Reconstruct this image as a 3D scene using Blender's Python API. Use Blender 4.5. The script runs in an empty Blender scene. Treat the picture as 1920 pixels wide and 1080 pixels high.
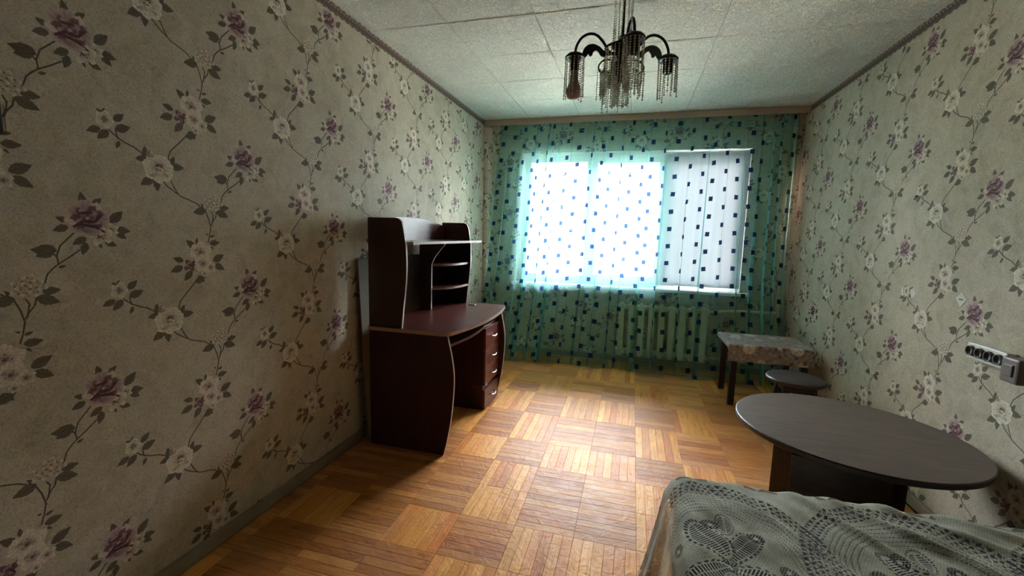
import bpy, bmesh, math, random
import numpy as np
from mathutils import Vector, Matrix
random.seed(7)
S = bpy.context.scene
COL = S.collection
PI = math.pi

# ------------------------------------------------------------------ camera, light, exposure
cam_d = bpy.data.cameras.new('camera'); cam = bpy.data.objects.new('camera', cam_d); COL.objects.link(cam)
_r = Vector((0.9634172, 0.26679334, 0.02546793)); _u = Vector((-0.05760995, 0.11335065, 0.99188342)); _w = Vector((-0.26174108, 0.95706475, -0.12457392))
cam.matrix_world = Matrix(((_r.x, _u.x, -_w.x, 1.59778), (_r.y, _u.y, -_w.y, 0.0), (_r.z, _u.z, -_w.z, 1.31558), (0, 0, 0, 1)))
cam_d.sensor_width = 36; cam_d.lens = 36 * 816.839 / 1920; cam_d.clip_start = 0.02; cam_d.clip_end = 300
S.camera = cam
world = bpy.data.worlds.new('overcast_sky'); S.world = world; world.use_nodes = True
bg = world.node_tree.nodes['Background']; bg.inputs[0].default_value = (1.15, 0.95, 1.06, 1); bg.inputs[1].default_value = 9.0
# overcast sky: three times brighter overhead than at the horizon, the same all the way round
_wt = world.node_tree; _tc = _wt.nodes.new('ShaderNodeTexCoord'); _sx = _wt.nodes.new('ShaderNodeSeparateXYZ'); _mr = _wt.nodes.new('ShaderNodeMapRange')
_wt.links.new(_tc.outputs['Generated'], _sx.inputs[0]); _wt.links.new(_sx.outputs[2], _mr.inputs[0])
_mr.inputs[1].default_value = 0; _mr.inputs[2].default_value = 1; _mr.inputs[3].default_value = 5.5; _mr.inputs[4].default_value = 16.5; _wt.links.new(_mr.outputs[0], bg.inputs[1])
pl = bpy.data.lights.new('window_portal', 'AREA'); pl.shape = 'RECTANGLE'; pl.size = 2.2; pl.size_y = 1.4
po = bpy.data.objects.new('window_portal', pl); COL.objects.link(po); po.location = (1.51, 4.83, 1.48); po.rotation_euler = (-PI/2, 0, 0)
pl.cycles.is_portal = True
S.view_settings.view_transform = 'Standard'; S.view_settings.look = 'None'; S.view_settings.gamma = 1.0
S.view_settings.use_curve_mapping = False; S.view_settings.exposure = 3.38
S.cycles.max_bounces = 10; S.cycles.diffuse_bounces = 6; S.cycles.transparent_max_bounces = 24
S.cycles.transmission_bounces = 6; S.cycles.sample_clamp_indirect = 6.0; S.cycles.use_denoising = True

# ------------------------------------------------------------------ dimensions
W, H = 3.04, 2.5
WY = 4.66          # inner face of the window wall
YB = -1.3          # inner face of the wall behind the camera
WX0, WX1, WZ0, WZ1 = 0.405, 2.625, 0.80, 2.165   # window opening

# ------------------------------------------------------------------ material helpers
def srgb(r, g, b):
    f = lambda c: (c/255/12.92) if c/255 <= 0.04045 else ((c/255+0.055)/1.055)**2.4
    return (f(r), f(g), f(b), 1)
def new_mat(name):
    m = bpy.data.materials.new(name); m.use_nodes = True
    nt = m.node_tree; nt.nodes.clear()
    out = nt.nodes.new('ShaderNodeOutputMaterial')
    return m, nt, out
def N(nt, t, **kw):
    n = nt.nodes.new(t)
    for k, v in kw.items():
        if k.startswith('i_'):
            key = k[2:]
            n.inputs[int(key) if key.isdigit() else key].default_value = v
        else: setattr(n, k, v)
    return n
def M2(nt, op, a, b=None, c=None):
    n = nt.nodes.new('ShaderNodeMath'); n.operation = op
    for i, v in enumerate((a, b, c)):
        if v is None: continue
        if isinstance(v, (int, float)): n.inputs[i].default_value = v
        else: nt.links.new(v, n.inputs[i])
    return n.outputs[0]
def MixC(nt, fac, a, b, mode='MIX'):
    n = nt.nodes.new('ShaderNodeMix'); n.data_type = 'RGBA'; n.blend_type = mode
    for i, v in ((0, fac), (6, a), (7, b)):
        if isinstance(v, (int, float)): n.inputs[i].default_value = v
        elif isinstance(v, tuple): n.inputs[i].default_value = v
        else: nt.links.new(v, n.inputs[i])
    return n.outputs[2]
def ramp(nt, fac, stops):
    n = nt.nodes.new('ShaderNodeValToRGB'); e = n.color_ramp.elements
    while len(e) < len(stops): e.new(0.5)
    for k, (p, c) in enumerate(stops): e[k].position = p; e[k].color = c
    nt.links.new(fac, n.inputs[0]); return n.outputs[0]
def basic(name, col, rough=0.5, var=0.12, scale=12.0, bump=0.0, bscale=60.0, metal=0.0, coat=0.0, stretch=(1, 1, 1), spec=0.5):
    """plain procedural material: base colour broken up by noise, optional relief"""
    m, nt, out = new_mat(name)
    p = N(nt, 'ShaderNodeBsdfPrincipled'); nt.links.new(p.outputs[0], out.inputs[0])
    tc = N(nt, 'ShaderNodeTexCoord'); mp = N(nt, 'ShaderNodeMapping'); mp.inputs['Scale'].default_value = stretch
    nt.links.new(tc.outputs['Object'], mp.inputs[0])
    no = N(nt, 'ShaderNodeTexNoise'); no.inputs['Scale'].default_value = scale; no.inputs['Detail'].default_value = 5
    nt.links.new(mp.outputs[0], no.inputs[0])
    d = tuple(c*(1-var) for c in col[:3])+(1,); l = tuple(min(1, c*(1+var)) for c in col[:3])+(1,)
    c = ramp(nt, no.outputs[0], [(0.3, d), (0.7, l)])
    nt.links.new(c, p.inputs['Base Color']); p.inputs['Roughness'].default_value = rough
    p.inputs['Metallic'].default_value = metal; p.inputs['Coat Weight'].default_value = coat
    p.inputs['Specular IOR Level'].default_value = spec
    if bump:
        n2 = N(nt, 'ShaderNodeTexNoise'); n2.inputs['Scale'].default_value = bscale; n2.inputs['Detail'].default_value = 4
        nt.links.new(mp.outputs[0], n2.inputs[0])
        b = N(nt, 'ShaderNodeBump'); b.inputs['Strength'].default_value = bump; b.inputs['Distance'].default_value = 0.004
        nt.links.new(n2.outputs[0], b.inputs['Height']); nt.links.new(b.outputs[0], p.inputs['Normal'])
    return m

# ------------------------------------------------------------------ painted print (computed here, pixel by pixel)
class Paint:
    def __init__(s, w, h, mmw, mmh, wrap=True):
        s.w, s.h = w, h; s.kx, s.ky = w/mmw, h/mmh; s.wrap = wrap
        s.c = np.zeros((h, w, 3), np.float32); s.a = np.zeros((h, w), np.float32)
    def win(s, x, y, R):
        x0 = int(math.floor((x-R)*s.kx)); x1 = int(math.ceil((x+R)*s.kx)); y0 = int(math.floor((y-R)*s.ky)); y1 = int(math.ceil((y+R)*s.ky))
        ix = np.arange(x0, x1+1); iy = np.arange(y0, y1+1)
        gx = (ix+0.5)/s.kx - x; gy = (iy+0.5)/s.ky - y
        if s.wrap: ix = ix % s.w; iy = iy % s.h
        else:
            kx = (ix >= 0) & (ix < s.w); ky = (iy >= 0) & (iy < s.h); ix = ix[kx]; gx = gx[kx]; iy = iy[ky]; gy = gy[ky]
        return np.ix_(iy, ix), *np.meshgrid(gx, gy)
    def put(s, idx, al, col):
        if al.size == 0: return
        al = np.clip(al, 0, 1).astype(np.float32); a0 = s.a[idx]; c0 = s.c[idx]
        s.c[idx] = c0*(1-al[..., None]) + col*al[..., None]*1.0 if False else np.where((a0 > 0.01)[..., None], c0*(1-al[..., None])+col*al[..., None], col*np.ones_like(c0))
        s.a[idx] = 1-(1-a0)*(1-al)
    def ellipse(s, x, y, rx, ry, ang, cin, cout, edge=None, soft=0.12):
        R = max(rx, ry)*1.15+1; idx, gx, gy = s.win(x, y, R)
        ca, sa = math.cos(ang), math.sin(ang); a = (gx*ca+gy*sa)/rx; b = (-gx*sa+gy*ca)/ry
        wob = 1+0.07*np.sin(5*np.arctan2(b, a)+x)+0.04*np.sin(9*np.arctan2(b, a)+y)
        d = np.sqrt(a*a+b*b)/wob
        t = np.clip((a+1)/2, 0, 1)[..., None]
        col = np.array(cin)*(1-t)+np.array(cout)*t
        st = (0.5+0.5*np.sin(b*11+a*2))[..., None]; col = col*(0.94+0.1*st)
        if edge is not None:
            e = np.clip((d-0.78)/0.2, 0, 1)[..., None]*0.75; col = col*(1-e)+np.array(edge)*e
        s.put(idx, (1-d)/soft+0.5, col)
    def leaf(s, x0, y0, x1, y1, w, col, dark):
        L = math.hypot(x1-x0, y1-y0); mx, my = (x0+x1)/2, (y0+y1)/2
        idx, gx, gy = s.win(mx, my, L/2+w+1); ux, uy = (x1-x0)/L, (y1-y0)/L
        t = (gx*ux+gy*uy)/L+0.5; q = -gx*uy+gy*ux
        tt = np.clip(t, 0, 1); hw = w*np.sin(PI*tt**0.78)**0.95*(1+.05*np.sin(tt*L*.55))
        al = (hw-np.abs(q))*1.6+0.3; al = np.where((t < 0) | (t > 1), 0, al)
        vein = np.exp(-(q/0.7)**2)*0.7; rib = 0.5+0.5*np.sin((t*L+np.abs(q)*1.2)*1.3)
        e = np.clip(1-(hw-np.abs(q))/1.6, 0, 1)
        k = np.clip(0.15+0.25*rib+0.6*vein+0.5*e, 0, 1)[..., None]
        s.put(idx, al, np.array(col)*(1-k)+np.array(dark)*k)
    def stem(s, pts, w, col):
        for (xa, ya), (xb, yb) in zip(pts[:-1], pts[1:]):
            L = math.hypot(xb-xa, yb-ya)+1e-6; mx, my = (xa+xb)/2, (ya+yb)/2
            idx, gx, gy = s.win(mx, my, L/2+w+2); ux, uy = (xb-xa)/L, (yb-ya)/L
            t = np.clip(gx*ux+gy*uy, -L/2, L/2); d = np.hypot(gx-t*ux, gy-t*uy)
            s.put(idx, (w-d)*1.4+0.5, np.array(col)*(1+0.12*np.sin(t*0.8))[..., None])
    def image(s, name, alpha=None):
        im = bpy.data.images.new(name, s.w, s.h, alpha=True)
        out = np.ones((s.h, s.w, 4), np.float32); out[..., :3] = np.clip(s.c, 0, 1); out[..., 3] = np.clip(s.a, 0, 1)
        im.alpha_mode = 'CHANNEL_PACKED'
        im.pixels.foreach_set(out.ravel()); im.update(); im.pack(); return im

c8 = lambda *v: tuple(q/255 for q in v)
WHITE, CREAM, SHADE, GREYC = c8(236, 228, 208), c8(218, 208, 186), c8(168, 152, 132), c8(108, 98, 90)
LEAF, LEAFD, STEM = c8(124, 116, 98), c8(72, 62, 54), c8(98, 82, 72)
PUR, PURL, PURD = c8(136, 100, 108), c8(196, 174, 170), c8(94, 64, 70)
def bloom(P, k, x, y, rx, ry, rnd):
    def ring(n, rho, sz, cin, cout, edge, ph=0.0, asp=0.85):
        for j in range(n):
            a = ph+2*PI*j/n+rnd.uniform(-.12, .12); q = rnd.uniform(.88, 1.12)
            P.ellipse(x+rx*rho*math.cos(a), y+ry*rho*math.sin(a), rx*sz*q, ry*sz*asp*q, a, cin, cout, edge)
    dot = lambda n, rho, sz, c: [P.ellipse(x+rx*rho*math.cos(q), y+ry*rho*math.sin(q), rx*sz, ry*sz, 0, c, c) for q in [2*PI*j/n+rnd.uniform(-.3, .3) for j in range(n)]]
    if k == 's':
        ring(5, .52, .5, SHADE, WHITE, WHITE); ring(4, .28, .36, GREYC, WHITE, CREAM, .4); P.ellipse(x, y+.1*ry, rx*.2, ry*.14, .3, GREYC, SHADE); dot(4, .3, .06, LEAFD)
    elif k == 'p':
        ring(7, .56, .5, SHADE, WHITE, WHITE, .2, .95); ring(6, .40, .42, SHADE, WHITE, CREAM, .6, .9); ring(5, .24, .34, GREYC, WHITE, SHADE, .1, .8)
        P.ellipse(x+.06*rx, y+.1*ry, rx*.30, ry*.20, .4, c8(98, 90, 88), SHADE); P.ellipse(x, y-.12*ry, rx*.34, ry*.2, .1, SHADE, WHITE, WHITE); dot(7, .2, .05, LEAFD)
        P.ellipse(x-.2*rx, y-.5*ry, rx*.5, ry*.13, .25, SHADE, CREAM); P.ellipse(x+.3*rx, y-.4*ry, rx*.4, ry*.12, -.4, WHITE, SHADE)
    elif k in 'mn':
        ring(6, .54, .5, c8(176, 154, 148), WHITE, CREAM, .3 if k == 'm' else .8, .95); ring(5, .34, .4, c8(150, 126, 124), WHITE, WHITE, 1.0, .85); ring(4, .16, .26, PUR, CREAM, SHADE, .2)
        P.ellipse(x+.05*rx, y, rx*.2, ry*.13, .5, c8(92, 70, 74), SHADE); P.ellipse(x-.3*rx, y+.35*ry, rx*.35, ry*.1, .7, c8(150, 126, 124), CREAM); dot(5, .35, .05, c8(110, 84, 84))
    elif k == 'u':
        ring(4, .5, .5, PURD, PUR, PURL, .5, .7); ring(3, .22, .36, PURD, PURL, PUR, 1.3, .7); P.ellipse(x+.3*rx, y-.2*ry, rx*.4, ry*.12, -1.0, PURD, PURD); P.ellipse(x-.1*rx, y+.4*ry, rx*.3, ry*.1, .6, PURL, PUR)
    elif k == 'w':
        ring(5, .52, .48, SHADE, WHITE, WHITE, .5, .7); P.ellipse(x, y, rx*.22, ry*.22, 0, c8(96, 70, 66), SHADE); dot(5, .33, .06, c8(110, 86, 72))
    elif k == 'r':
        ring(8, .64, .44, PUR, PURL, PURL, .1, .9); ring(3, .66, .4, PURL, CREAM, CREAM, 1.1, .8); ring(7, .46, .38, PURD, PUR, PURL, .4, .7); ring(5, .28, .34, PURD, PURL, PUR, .9, .65); ring(4, .13, .24, PURD, PUR, PURL, .2, .6)
        P.ellipse(x+.02*rx, y+.04*ry, rx*.12, ry*.08, .4, CREAM, PUR)
        for dx_, dy_, w1, an in ((.05, -.42, .5, -.15), (.4, -.6, .42, -.45), (-.42, -.3, .36, .6), (.45, .02, .3, .9), (-.1, .34, .34, .1), (.1, -.18, .3, .05)): P.ellipse(x+dx_*rx, y+dy_*ry, rx*w1, ry*.085, an, PURD, PURD)
        P.ellipse(x+.1*rx, y-.72*ry, rx*.5, ry*.18, -.1, PUR, PURL, PURL)
    elif k == 'c':
        for j in range(14):
            a = 2.4*j; q = .24*math.sqrt(j); P.ellipse(x+rx*q*math.cos(a), y+ry*q*math.sin(a)*.85, rx*.2, ry*.155, a, c8(150, 130, 112), WHITE, WHITE); P.ellipse(x+rx*(q-.06)*math.cos(a+.3), y+ry*(q-.06)*math.sin(a+.3)*.85, rx*.06, ry*.05, 0, c8(110, 84, 80), c8(110, 84, 80))
    elif k == 'b':
        P.ellipse(x, y, rx*.9, ry*.7, .7, c8(150, 122, 116), CREAM, SHADE); P.ellipse(x+3, y+3, rx*.5, ry*.4, 1.2, SHADE, WHITE, SHADE); P.ellipse(x-4, y+5, rx*.5, ry*.14, 1.0, c8(110, 84, 84), SHADE)
FL = [('s', 1013, 1634, 25, 28), ('p', 1165, 1509, 47, 48), ('u', 1253, 1701, 28, 27), ('m', 1297, 1749, 41, 38), ('n', 1305, 1704, 34, 32), ('w', 1336, 1687, 22, 20), ('w', 1309, 1665, 14, 13), ('w', 1573, 1562, 22, 18), ('w', 1541, 1542, 37, 30), ('r', 1513, 1594, 55, 51), ('c', 1360, 1404, 41, 38), ('b', 1141, 1552, 16, 17)]
LV = [(1007, 1652, 992, 1661), (1007, 1654, 1016, 1668), (1037, 1635, 1068, 1662), (1039, 1609, 1085, 1626), (999, 1604, 962, 1589), (1021, 1602, 989, 1571), (1050, 1575, 1038, 1551), (1123, 1541, 1124, 1575), (1128, 1535, 1091, 1529), (1206, 1520, 1255, 1521), (1205, 1527, 1222, 1556), (1146, 1474, 1102, 1445), (1155, 1472, 1155, 1428), (1276, 1766, 1244, 1795), (1284, 1779, 1286, 1804), (1337, 1781, 1380, 1784), (1342, 1769, 1353, 1757), (1229, 1718, 1192, 1730), (1226, 1697, 1180, 1681), (1259, 1679, 1228, 1644), (1347, 1711, 1396, 1735), (1352, 1699, 1395, 1674), (1285, 1659, 1306, 1632), (1270, 1634, 1312, 1654), (1341, 1806, 1361, 1812), (1334, 1814, 1323, 1819), (1331, 1374, 1278, 1362), (1388, 1386, 1431, 1387), (1374, 1371, 1426, 1351), (1322, 1387, 1310, 1397), (1430, 1498, 1393, 1516), (1425, 1497, 1372, 1505), (1425, 1497, 1382, 1485), (1430, 1451, 1449, 1456), (1506, 1637, 1499, 1673), (1528, 1638, 1553, 1658), (1464, 1585, 1434, 1596), (1463, 1570, 1425, 1557), (1570, 1584, 1608, 1621), (1584, 1564, 1627, 1556), (1584, 1557, 1613, 1532), (1551, 1525, 1584, 1510), (1536, 1520, 1542, 1503), (1504, 1537, 1468, 1517), (1503, 1522, 1490, 1485)]
ST = [[(1023, 1605), (1034, 1594), (1050, 1582), (1070, 1572), (1092, 1564), (1109, 1553), (1126, 1535)], [(1041, 1605), (1045, 1583)], [(1199, 1542), (1202, 1555), (1209, 1572), (1224, 1589), (1247, 1612), (1264, 1631), (1285, 1657)], [(1172, 1469), (1190, 1449), (1213, 1433), (1238, 1417), (1265, 1408), (1291, 1398), (1310, 1384)], [(1200, 1478), (1205, 1466), (1214, 1446), (1226, 1426)], [(1331, 1785), (1339, 1811), (1345, 1840)], [(1315, 1387), (1330, 1365), (1339, 1340), (1346, 1303)], [(1374, 1368), (1370, 1350), (1356, 1332), (1348, 1315)], [(1352, 1369), (1359, 1355), (1352, 1321)], [(1396, 1410), (1404, 1434), (1418, 1450), (1433, 1463), (1458, 1480), (1484, 1500)], [(1431, 1463), (1429, 1486), (1439, 1514), (1461, 1537), (1478, 1555)], [(1430, 1480), (1421, 1493), (1408, 1501)]]
TU, TV = 1134.0, 535.0
def paint_wallpaper():
    P = Paint(1632, 770, TU, TV)
    for dx, dy in ((0, 0), (567, 267.5)):
        rnd = random.Random(3)
        for s in ST: P.stem([(a+dx, b+dy) for a, b in s], 2.1, STEM)
        for a, b, c, d in LV:
            L = math.hypot(c-a, d-b); P.leaf(a+dx, b+dy, c+dx, d+dy, L*.27 if L > 30 else L*.24, LEAF, LEAFD)
        for k, x, y, rx, ry in FL: bloom(P, k, x+dx, y+dy, rx, ry, rnd)
    return P.image('flower_print')
def paint_border():
    P = Paint(900, 110, 520, 62); P.c[:] = c8(120, 102, 86); P.a[:] = 1; rnd = random.Random(5)
    for x in range(0, 520, 26):
        P.leaf(x, 58, x+20, 30, 8, c8(96, 72, 66), LEAFD); P.leaf(x+12, 60, x+8, 22, 7, c8(116, 86, 82), PURD); P.leaf(x+20, 40, x+34, 14, 6, LEAF, LEAFD)
        P.ellipse(x+6, 44, 9, 7, .4, PUR, PURL, PURD)
        P.ellipse(x+20, 52, 8, 6, 1.4, c8(110, 84, 78), SHADE, LEAFD)
    for x in range(0, 520, 52): P.ellipse(x+30, 24+6*math.sin(x), 8, 7, .2, PURD, PUR, PURD); P.leaf(x+44, 30, x+36, 4, 5, LEAF, LEAFD)
    for x in range(0, 520, 13):  # scalloped lower edge cut away
        idx, gx, gy = P.win(x+6, 2+4*math.sin(x*.35), 9); P.a[idx] = np.minimum(P.a[idx], np.where(gx**2+gy**2 < 55, 0, 1))
    P.a[:6, :] = 0
    return P.image('border_print')

def m_wallpaper(name, img, isborder=False):
    m, nt, out = new_mat(name)
    p = N(nt, 'ShaderNodeBsdfPrincipled'); nt.links.new(p.outputs[0], out.inputs[0])
    p.inputs['Roughness'].default_value = 0.62; p.inputs['Specular IOR Level'].default_value = 0.18
    uv = N(nt, 'ShaderNodeUVMap'); geo = N(nt, 'ShaderNodeNewGeometry')
    t = N(nt, 'ShaderNodeTexImage'); t.image = img; t.interpolation = 'Linear'
    nt.links.new(uv.outputs[0], t.inputs[0])
    n1 = N(nt, 'ShaderNodeTexNoise'); n1.inputs['Scale'].default_value = 9; n1.inputs['Detail'].default_value = 6; n1.inputs['Distortion'].default_value = 1.2
    nt.links.new(geo.outputs['Position'], n1.inputs[0])
    n2 = N(nt, 'ShaderNodeTexNoise'); n2.inputs['Scale'].default_value = 75; n2.inputs['Detail'].default_value = 5; n2.inputs['Distortion'].default_value = 2.5
    nt.links.new(geo.outputs['Position'], n2.inputs[0])
    base = ramp(nt, n1.outputs[0], [(0.3, srgb(184, 174, 154)), (0.5, srgb(198, 188, 169)), (0.72, srgb(207, 197, 180))])
    fine = ramp(nt, n2.outputs[0], [(0.36, srgb(205, 198, 186)), (0.52, srgb(240, 238, 232)), (0.66, (1, 1, 1, 1))])
    base = MixC(nt, 0.75, base, fine, 'MULTIPLY')
    prin = MixC(nt, 0.35, t.outputs[0], fine, 'MULTIPLY')
    nt.links.new(MixC(nt, t.outputs[1], base, prin), p.inputs['Base Color'])
    b = N(nt, 'ShaderNodeBump'); b.inputs['Strength'].default_value = 0.35; b.inputs['Distance'].default_value = 0.002
    h = M2(nt, 'ADD', n2.outputs[0], M2(nt, 'MULTIPLY', t.outputs[1], 0.25))
    nt.links.new(h, b.inputs['Height']); nt.links.new(b.outputs[0], p.inputs['Normal'])
    return m

# ------------------------------------------------------------------ mesh helpers
def link(name, bm, mats, parent=None, smooth=False):
    me = bpy.data.meshes.new(name); bm.normal_update(); bm.to_mesh(me); bm.free()
    for m in (mats if isinstance(mats, (list, tuple)) else [mats]): me.materials.append(m)
    if smooth:
        for p in me.polygons: p.use_smooth = True
    o = bpy.data.objects.new(name, me); COL.objects.link(o)
    if parent: o.parent = parent; o.matrix_parent_inverse = parent.matrix_world.inverted() if False else Matrix.Translation(-Vector(parent.location))
    return o
def thing(name, label, cat, loc=(0, 0, 0), group=None):
    o = bpy.data.objects.new(name, None); COL.objects.link(o); o.location = loc; o.empty_display_size = 0.05
    o['label'] = label; o['category'] = cat
    if group: o['group'] = group
    return o
def tag(o, label, cat, group=None):
    o['label'] = label; o['category'] = cat
    if group: o['group'] = group
    return o
def struct(o): o['kind'] = 'structure'; return o
def box(bm, x0, x1, y0, y1, z0, z1, mi=0, bevel=0.0):
    vs = [bm.verts.new((x, y, z)) for x in (x0, x1) for y in (y0, y1) for z in (z0, z1)]
    fs = [bm.faces.new([vs[i] for i in q]) for q in ((0, 1, 3, 2), (4, 6, 7, 5), (0, 4, 5, 1), (2, 3, 7, 6), (0, 2, 6, 4), (1, 5, 7, 3))]
    for f in fs: f.material_index = mi
    if bevel: bmesh.ops.bevel(bm, geom=list({e for f in fs for e in f.edges}), offset=bevel, segments=2, affect='EDGES', profile=0.6)
def prism(bm, pts, axis, a, b, mi=0, side_mi=None, bevel=0):
    """polygon pts in the plane across axis, from a to b"""
    def P(p, t): return (t, p[0], p[1]) if axis == 'x' else (p[0], t, p[1]) if axis == 'y' else (p[0], p[1], t)
    v0 = [bm.verts.new(P(p, a)) for p in pts]; v1 = [bm.verts.new(P(p, b)) for p in pts]
    f0 = bm.faces.new(v0); f1 = bm.faces.new(v1[::-1]); f0.material_index = f1.material_index = mi; ns = len(pts); sides = []
    for i in range(ns):
        f = bm.faces.new((v0[i], v1[i], v1[(i+1) % ns], v0[(i+1) % ns])); f.material_index = mi if side_mi is None else side_mi; sides.append(f)
    bmesh.ops.recalc_face_normals(bm, faces=[f0, f1]+sides)
def tube(bm, pts, r, n=10, mi=0, caps=True, rr=None):
    pts = [Vector(p) for p in pts]; rings = []; prev = None
    for i, p in enumerate(pts):
        d = (pts[min(i+1, len(pts)-1)]-pts[max(i-1, 0)]).normalized()
        if prev is None: s = d.orthogonal().normalized()
        else: s = (prev-d*prev.dot(d)).normalized()
        prev = s; t = d.cross(s); R = rr[i] if rr else r
        rings.append([bm.verts.new(p+(s*math.cos(2*PI*k/n)+t*math.sin(2*PI*k/n))*R) for k in range(n)])
    fs = []
    for a, b in zip(rings[:-1], rings[1:]):
        for k in range(n): fs.append(bm.faces.new((a[k], a[(k+1) % n], b[(k+1) % n], b[k])))
    if caps: fs.append(bm.faces.new(rings[0][::-1])); fs.append(bm.faces.new(rings[-1]))
    for f in fs: f.material_index = mi; f.smooth = True
def lathe(bm, prof, c=(0, 0, 0), n=24, mi=0):
    rings = []
    for r, z in prof:
        if r < 1e-5: rings.append([bm.verts.new((c[0], c[1], c[2]+z))])
        else: rings.append([bm.verts.new((c[0]+r*math.cos(2*PI*k/n), c[1]+r*math.sin(2*PI*k/n), c[2]+z)) for k in range(n)])
    fs = []
    for a, b in zip(rings[:-1], rings[1:]):
        if len(a) == 1 and len(b) == 1: continue
        for k in range(n):
            k2 = (k+1) % n
            if len(a) == 1: fs.append(bm.faces.new((a[0], b[k2], b[k])))
            elif len(b) == 1: fs.append(bm.faces.new((a[k], a[k2], b[0])))
            else: fs.append(bm.faces.new((a[k], a[k2], b[k2], b[k])))
    for f in fs: f.material_index = mi; f.smooth = True
    bmesh.ops.recalc_face_normals(bm, faces=fs)
def smoothpoly(pts, it=2):
    for _ in range(it):
        q = []
        for i in range(len(pts)):
            a, b = pts[i], pts[(i+1) % len(pts)]
            q += [(a[0]*.75+b[0]*.25, a[1]*.75+b[1]*.25), (a[0]*.25+b[0]*.75, a[1]*.25+b[1]*.75)]
        pts = q
    return pts
def curve(pts, n=8):
    """Catmull-Rom through open point list"""
    P = [pts[0]]+list(pts)+[pts[-1]]; out = []
    for i in range(1, len(P)-2):
        for k in range(n):
            t = k/n; a, b, c, d = (np.array(P[i-1]), np.array(P[i]), np.array(P[i+1]), np.array(P[i+2]))
            out.append(tuple(0.5*((2*b)+(-a+c)*t+(2*a-5*b+4*c-d)*t*t+(-a+3*b-3*c+d)*t**3)))
    out.append(tuple(pts[-1])); return out

# ------------------------------------------------------------------ room shell
IMG = paint_wallpaper(); M_WALL = m_wallpaper('floral_wallpaper', IMG); M_BORDER = m_wallpaper('wallpaper_border', paint_border())
M_PLASTER = basic('white_plaster', srgb(205, 203, 190), .8, .06, 8, .3, 90)
def wall_uv(o, kind):
    """kind: 'L' u=y, 'R' u=-y (phase of the right wall), 'F' u=x"""
    me = o.data; ul = me.uv_layers.new(name='UVMap')
    for poly in me.polygons:
        for li in poly.loop_indices:
            v = me.vertices[me.loops[li].vertex_index].co+o.location; n = poly.normal
            if abs(n.x) > .7: u, w = (v.y, v.z) if kind != 'R' else (-v.y+3.275, v.z+.307)
            elif abs(n.y) > .7: u, w = v.x+.11, v.z+.05
            else: u, w = v.x, v.y
            ul.data[li].uv = (u*1000/TU, w*1000/TV)
T = .12
bm = bmesh.new(); box(bm, -T, 0, YB-T, WY+T, -.05, H+.05); wl = struct(link('wall_left', bm, M_WALL)); wall_uv(wl, 'L')
bm = bmesh.new(); box(bm, W, W+T, YB-T, WY+T, -.05, H+.05); wr = struct(link('wall_right', bm, M_WALL)); wall_uv(wr, 'R')
bm = bmesh.new(); box(bm, 0, W, YB-T, YB, -.05, H+.05); wb = struct(link('wall_back', bm, M_WALL)); wall_uv(wb, 'F')
bm = bmesh.new(); D2 = .26
box(bm, 0, WX0, WY, WY+D2, -.05, H+.05); box(bm, WX1, W, WY, WY+D2, -.05, H+.05); box(bm, WX0, WX1, WY, WY+D2, -.05, WZ0-.03); box(bm, WX0, WX1, WY, WY+D2, WZ1, H+.05)
wf = struct(link('wall_window', bm, [M_WALL, M_PLASTER])); wall_uv(wf, 'F')
for poly in wf.data.polygons:
    if abs(poly.normal.y) < .5: poly.material_index = 1
# wallpaper border strips under the ceiling
def border(name, a, b, wall):
    bm = bmesh.new(); vs = [bm.verts.new(p) for p in (a, b, (b[0], b[1], H-.001), (a[0], a[1], H-.001))]; bm.faces.new(vs)
    o = link(name, bm, M_BORDER, wall); ul = o.data.uv_layers.new(name='UVMap'); L = math.dist(a[:2], b[:2])/.52
    for li, q in zip(range(4), ((0, 0), (L, 0), (L, 1), (0, 1))): ul.data[li].uv = q
    return o
border('paper_border', (.0012, WY, H-.062), (.0012, YB, H-.062), wl); border('paper_border', (W-.0012, YB, H-.062), (W-.0012, WY, H-.062), wr)

# baseboards
M_BASE = basic('painted_baseboard', srgb(142, 132, 110), .5, .12, 5, .2, 50)
def baseboard(name, x0, x1, y0, y1):
    bm = bmesh.new(); box(bm, x0, x1, y0, y1, 0, .058, bevel=.004)
    return struct(link(name, bm, M_BASE))
baseboard('baseboard_left', .0, .018, YB, WY); baseboard('baseboard_right', W-.018, W, YB, WY)
baseboard('baseboard_window', .018, W-.018, WY-.018, WY); baseboard('baseboard_back', .018, W-.018, YB, YB+.018)

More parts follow.
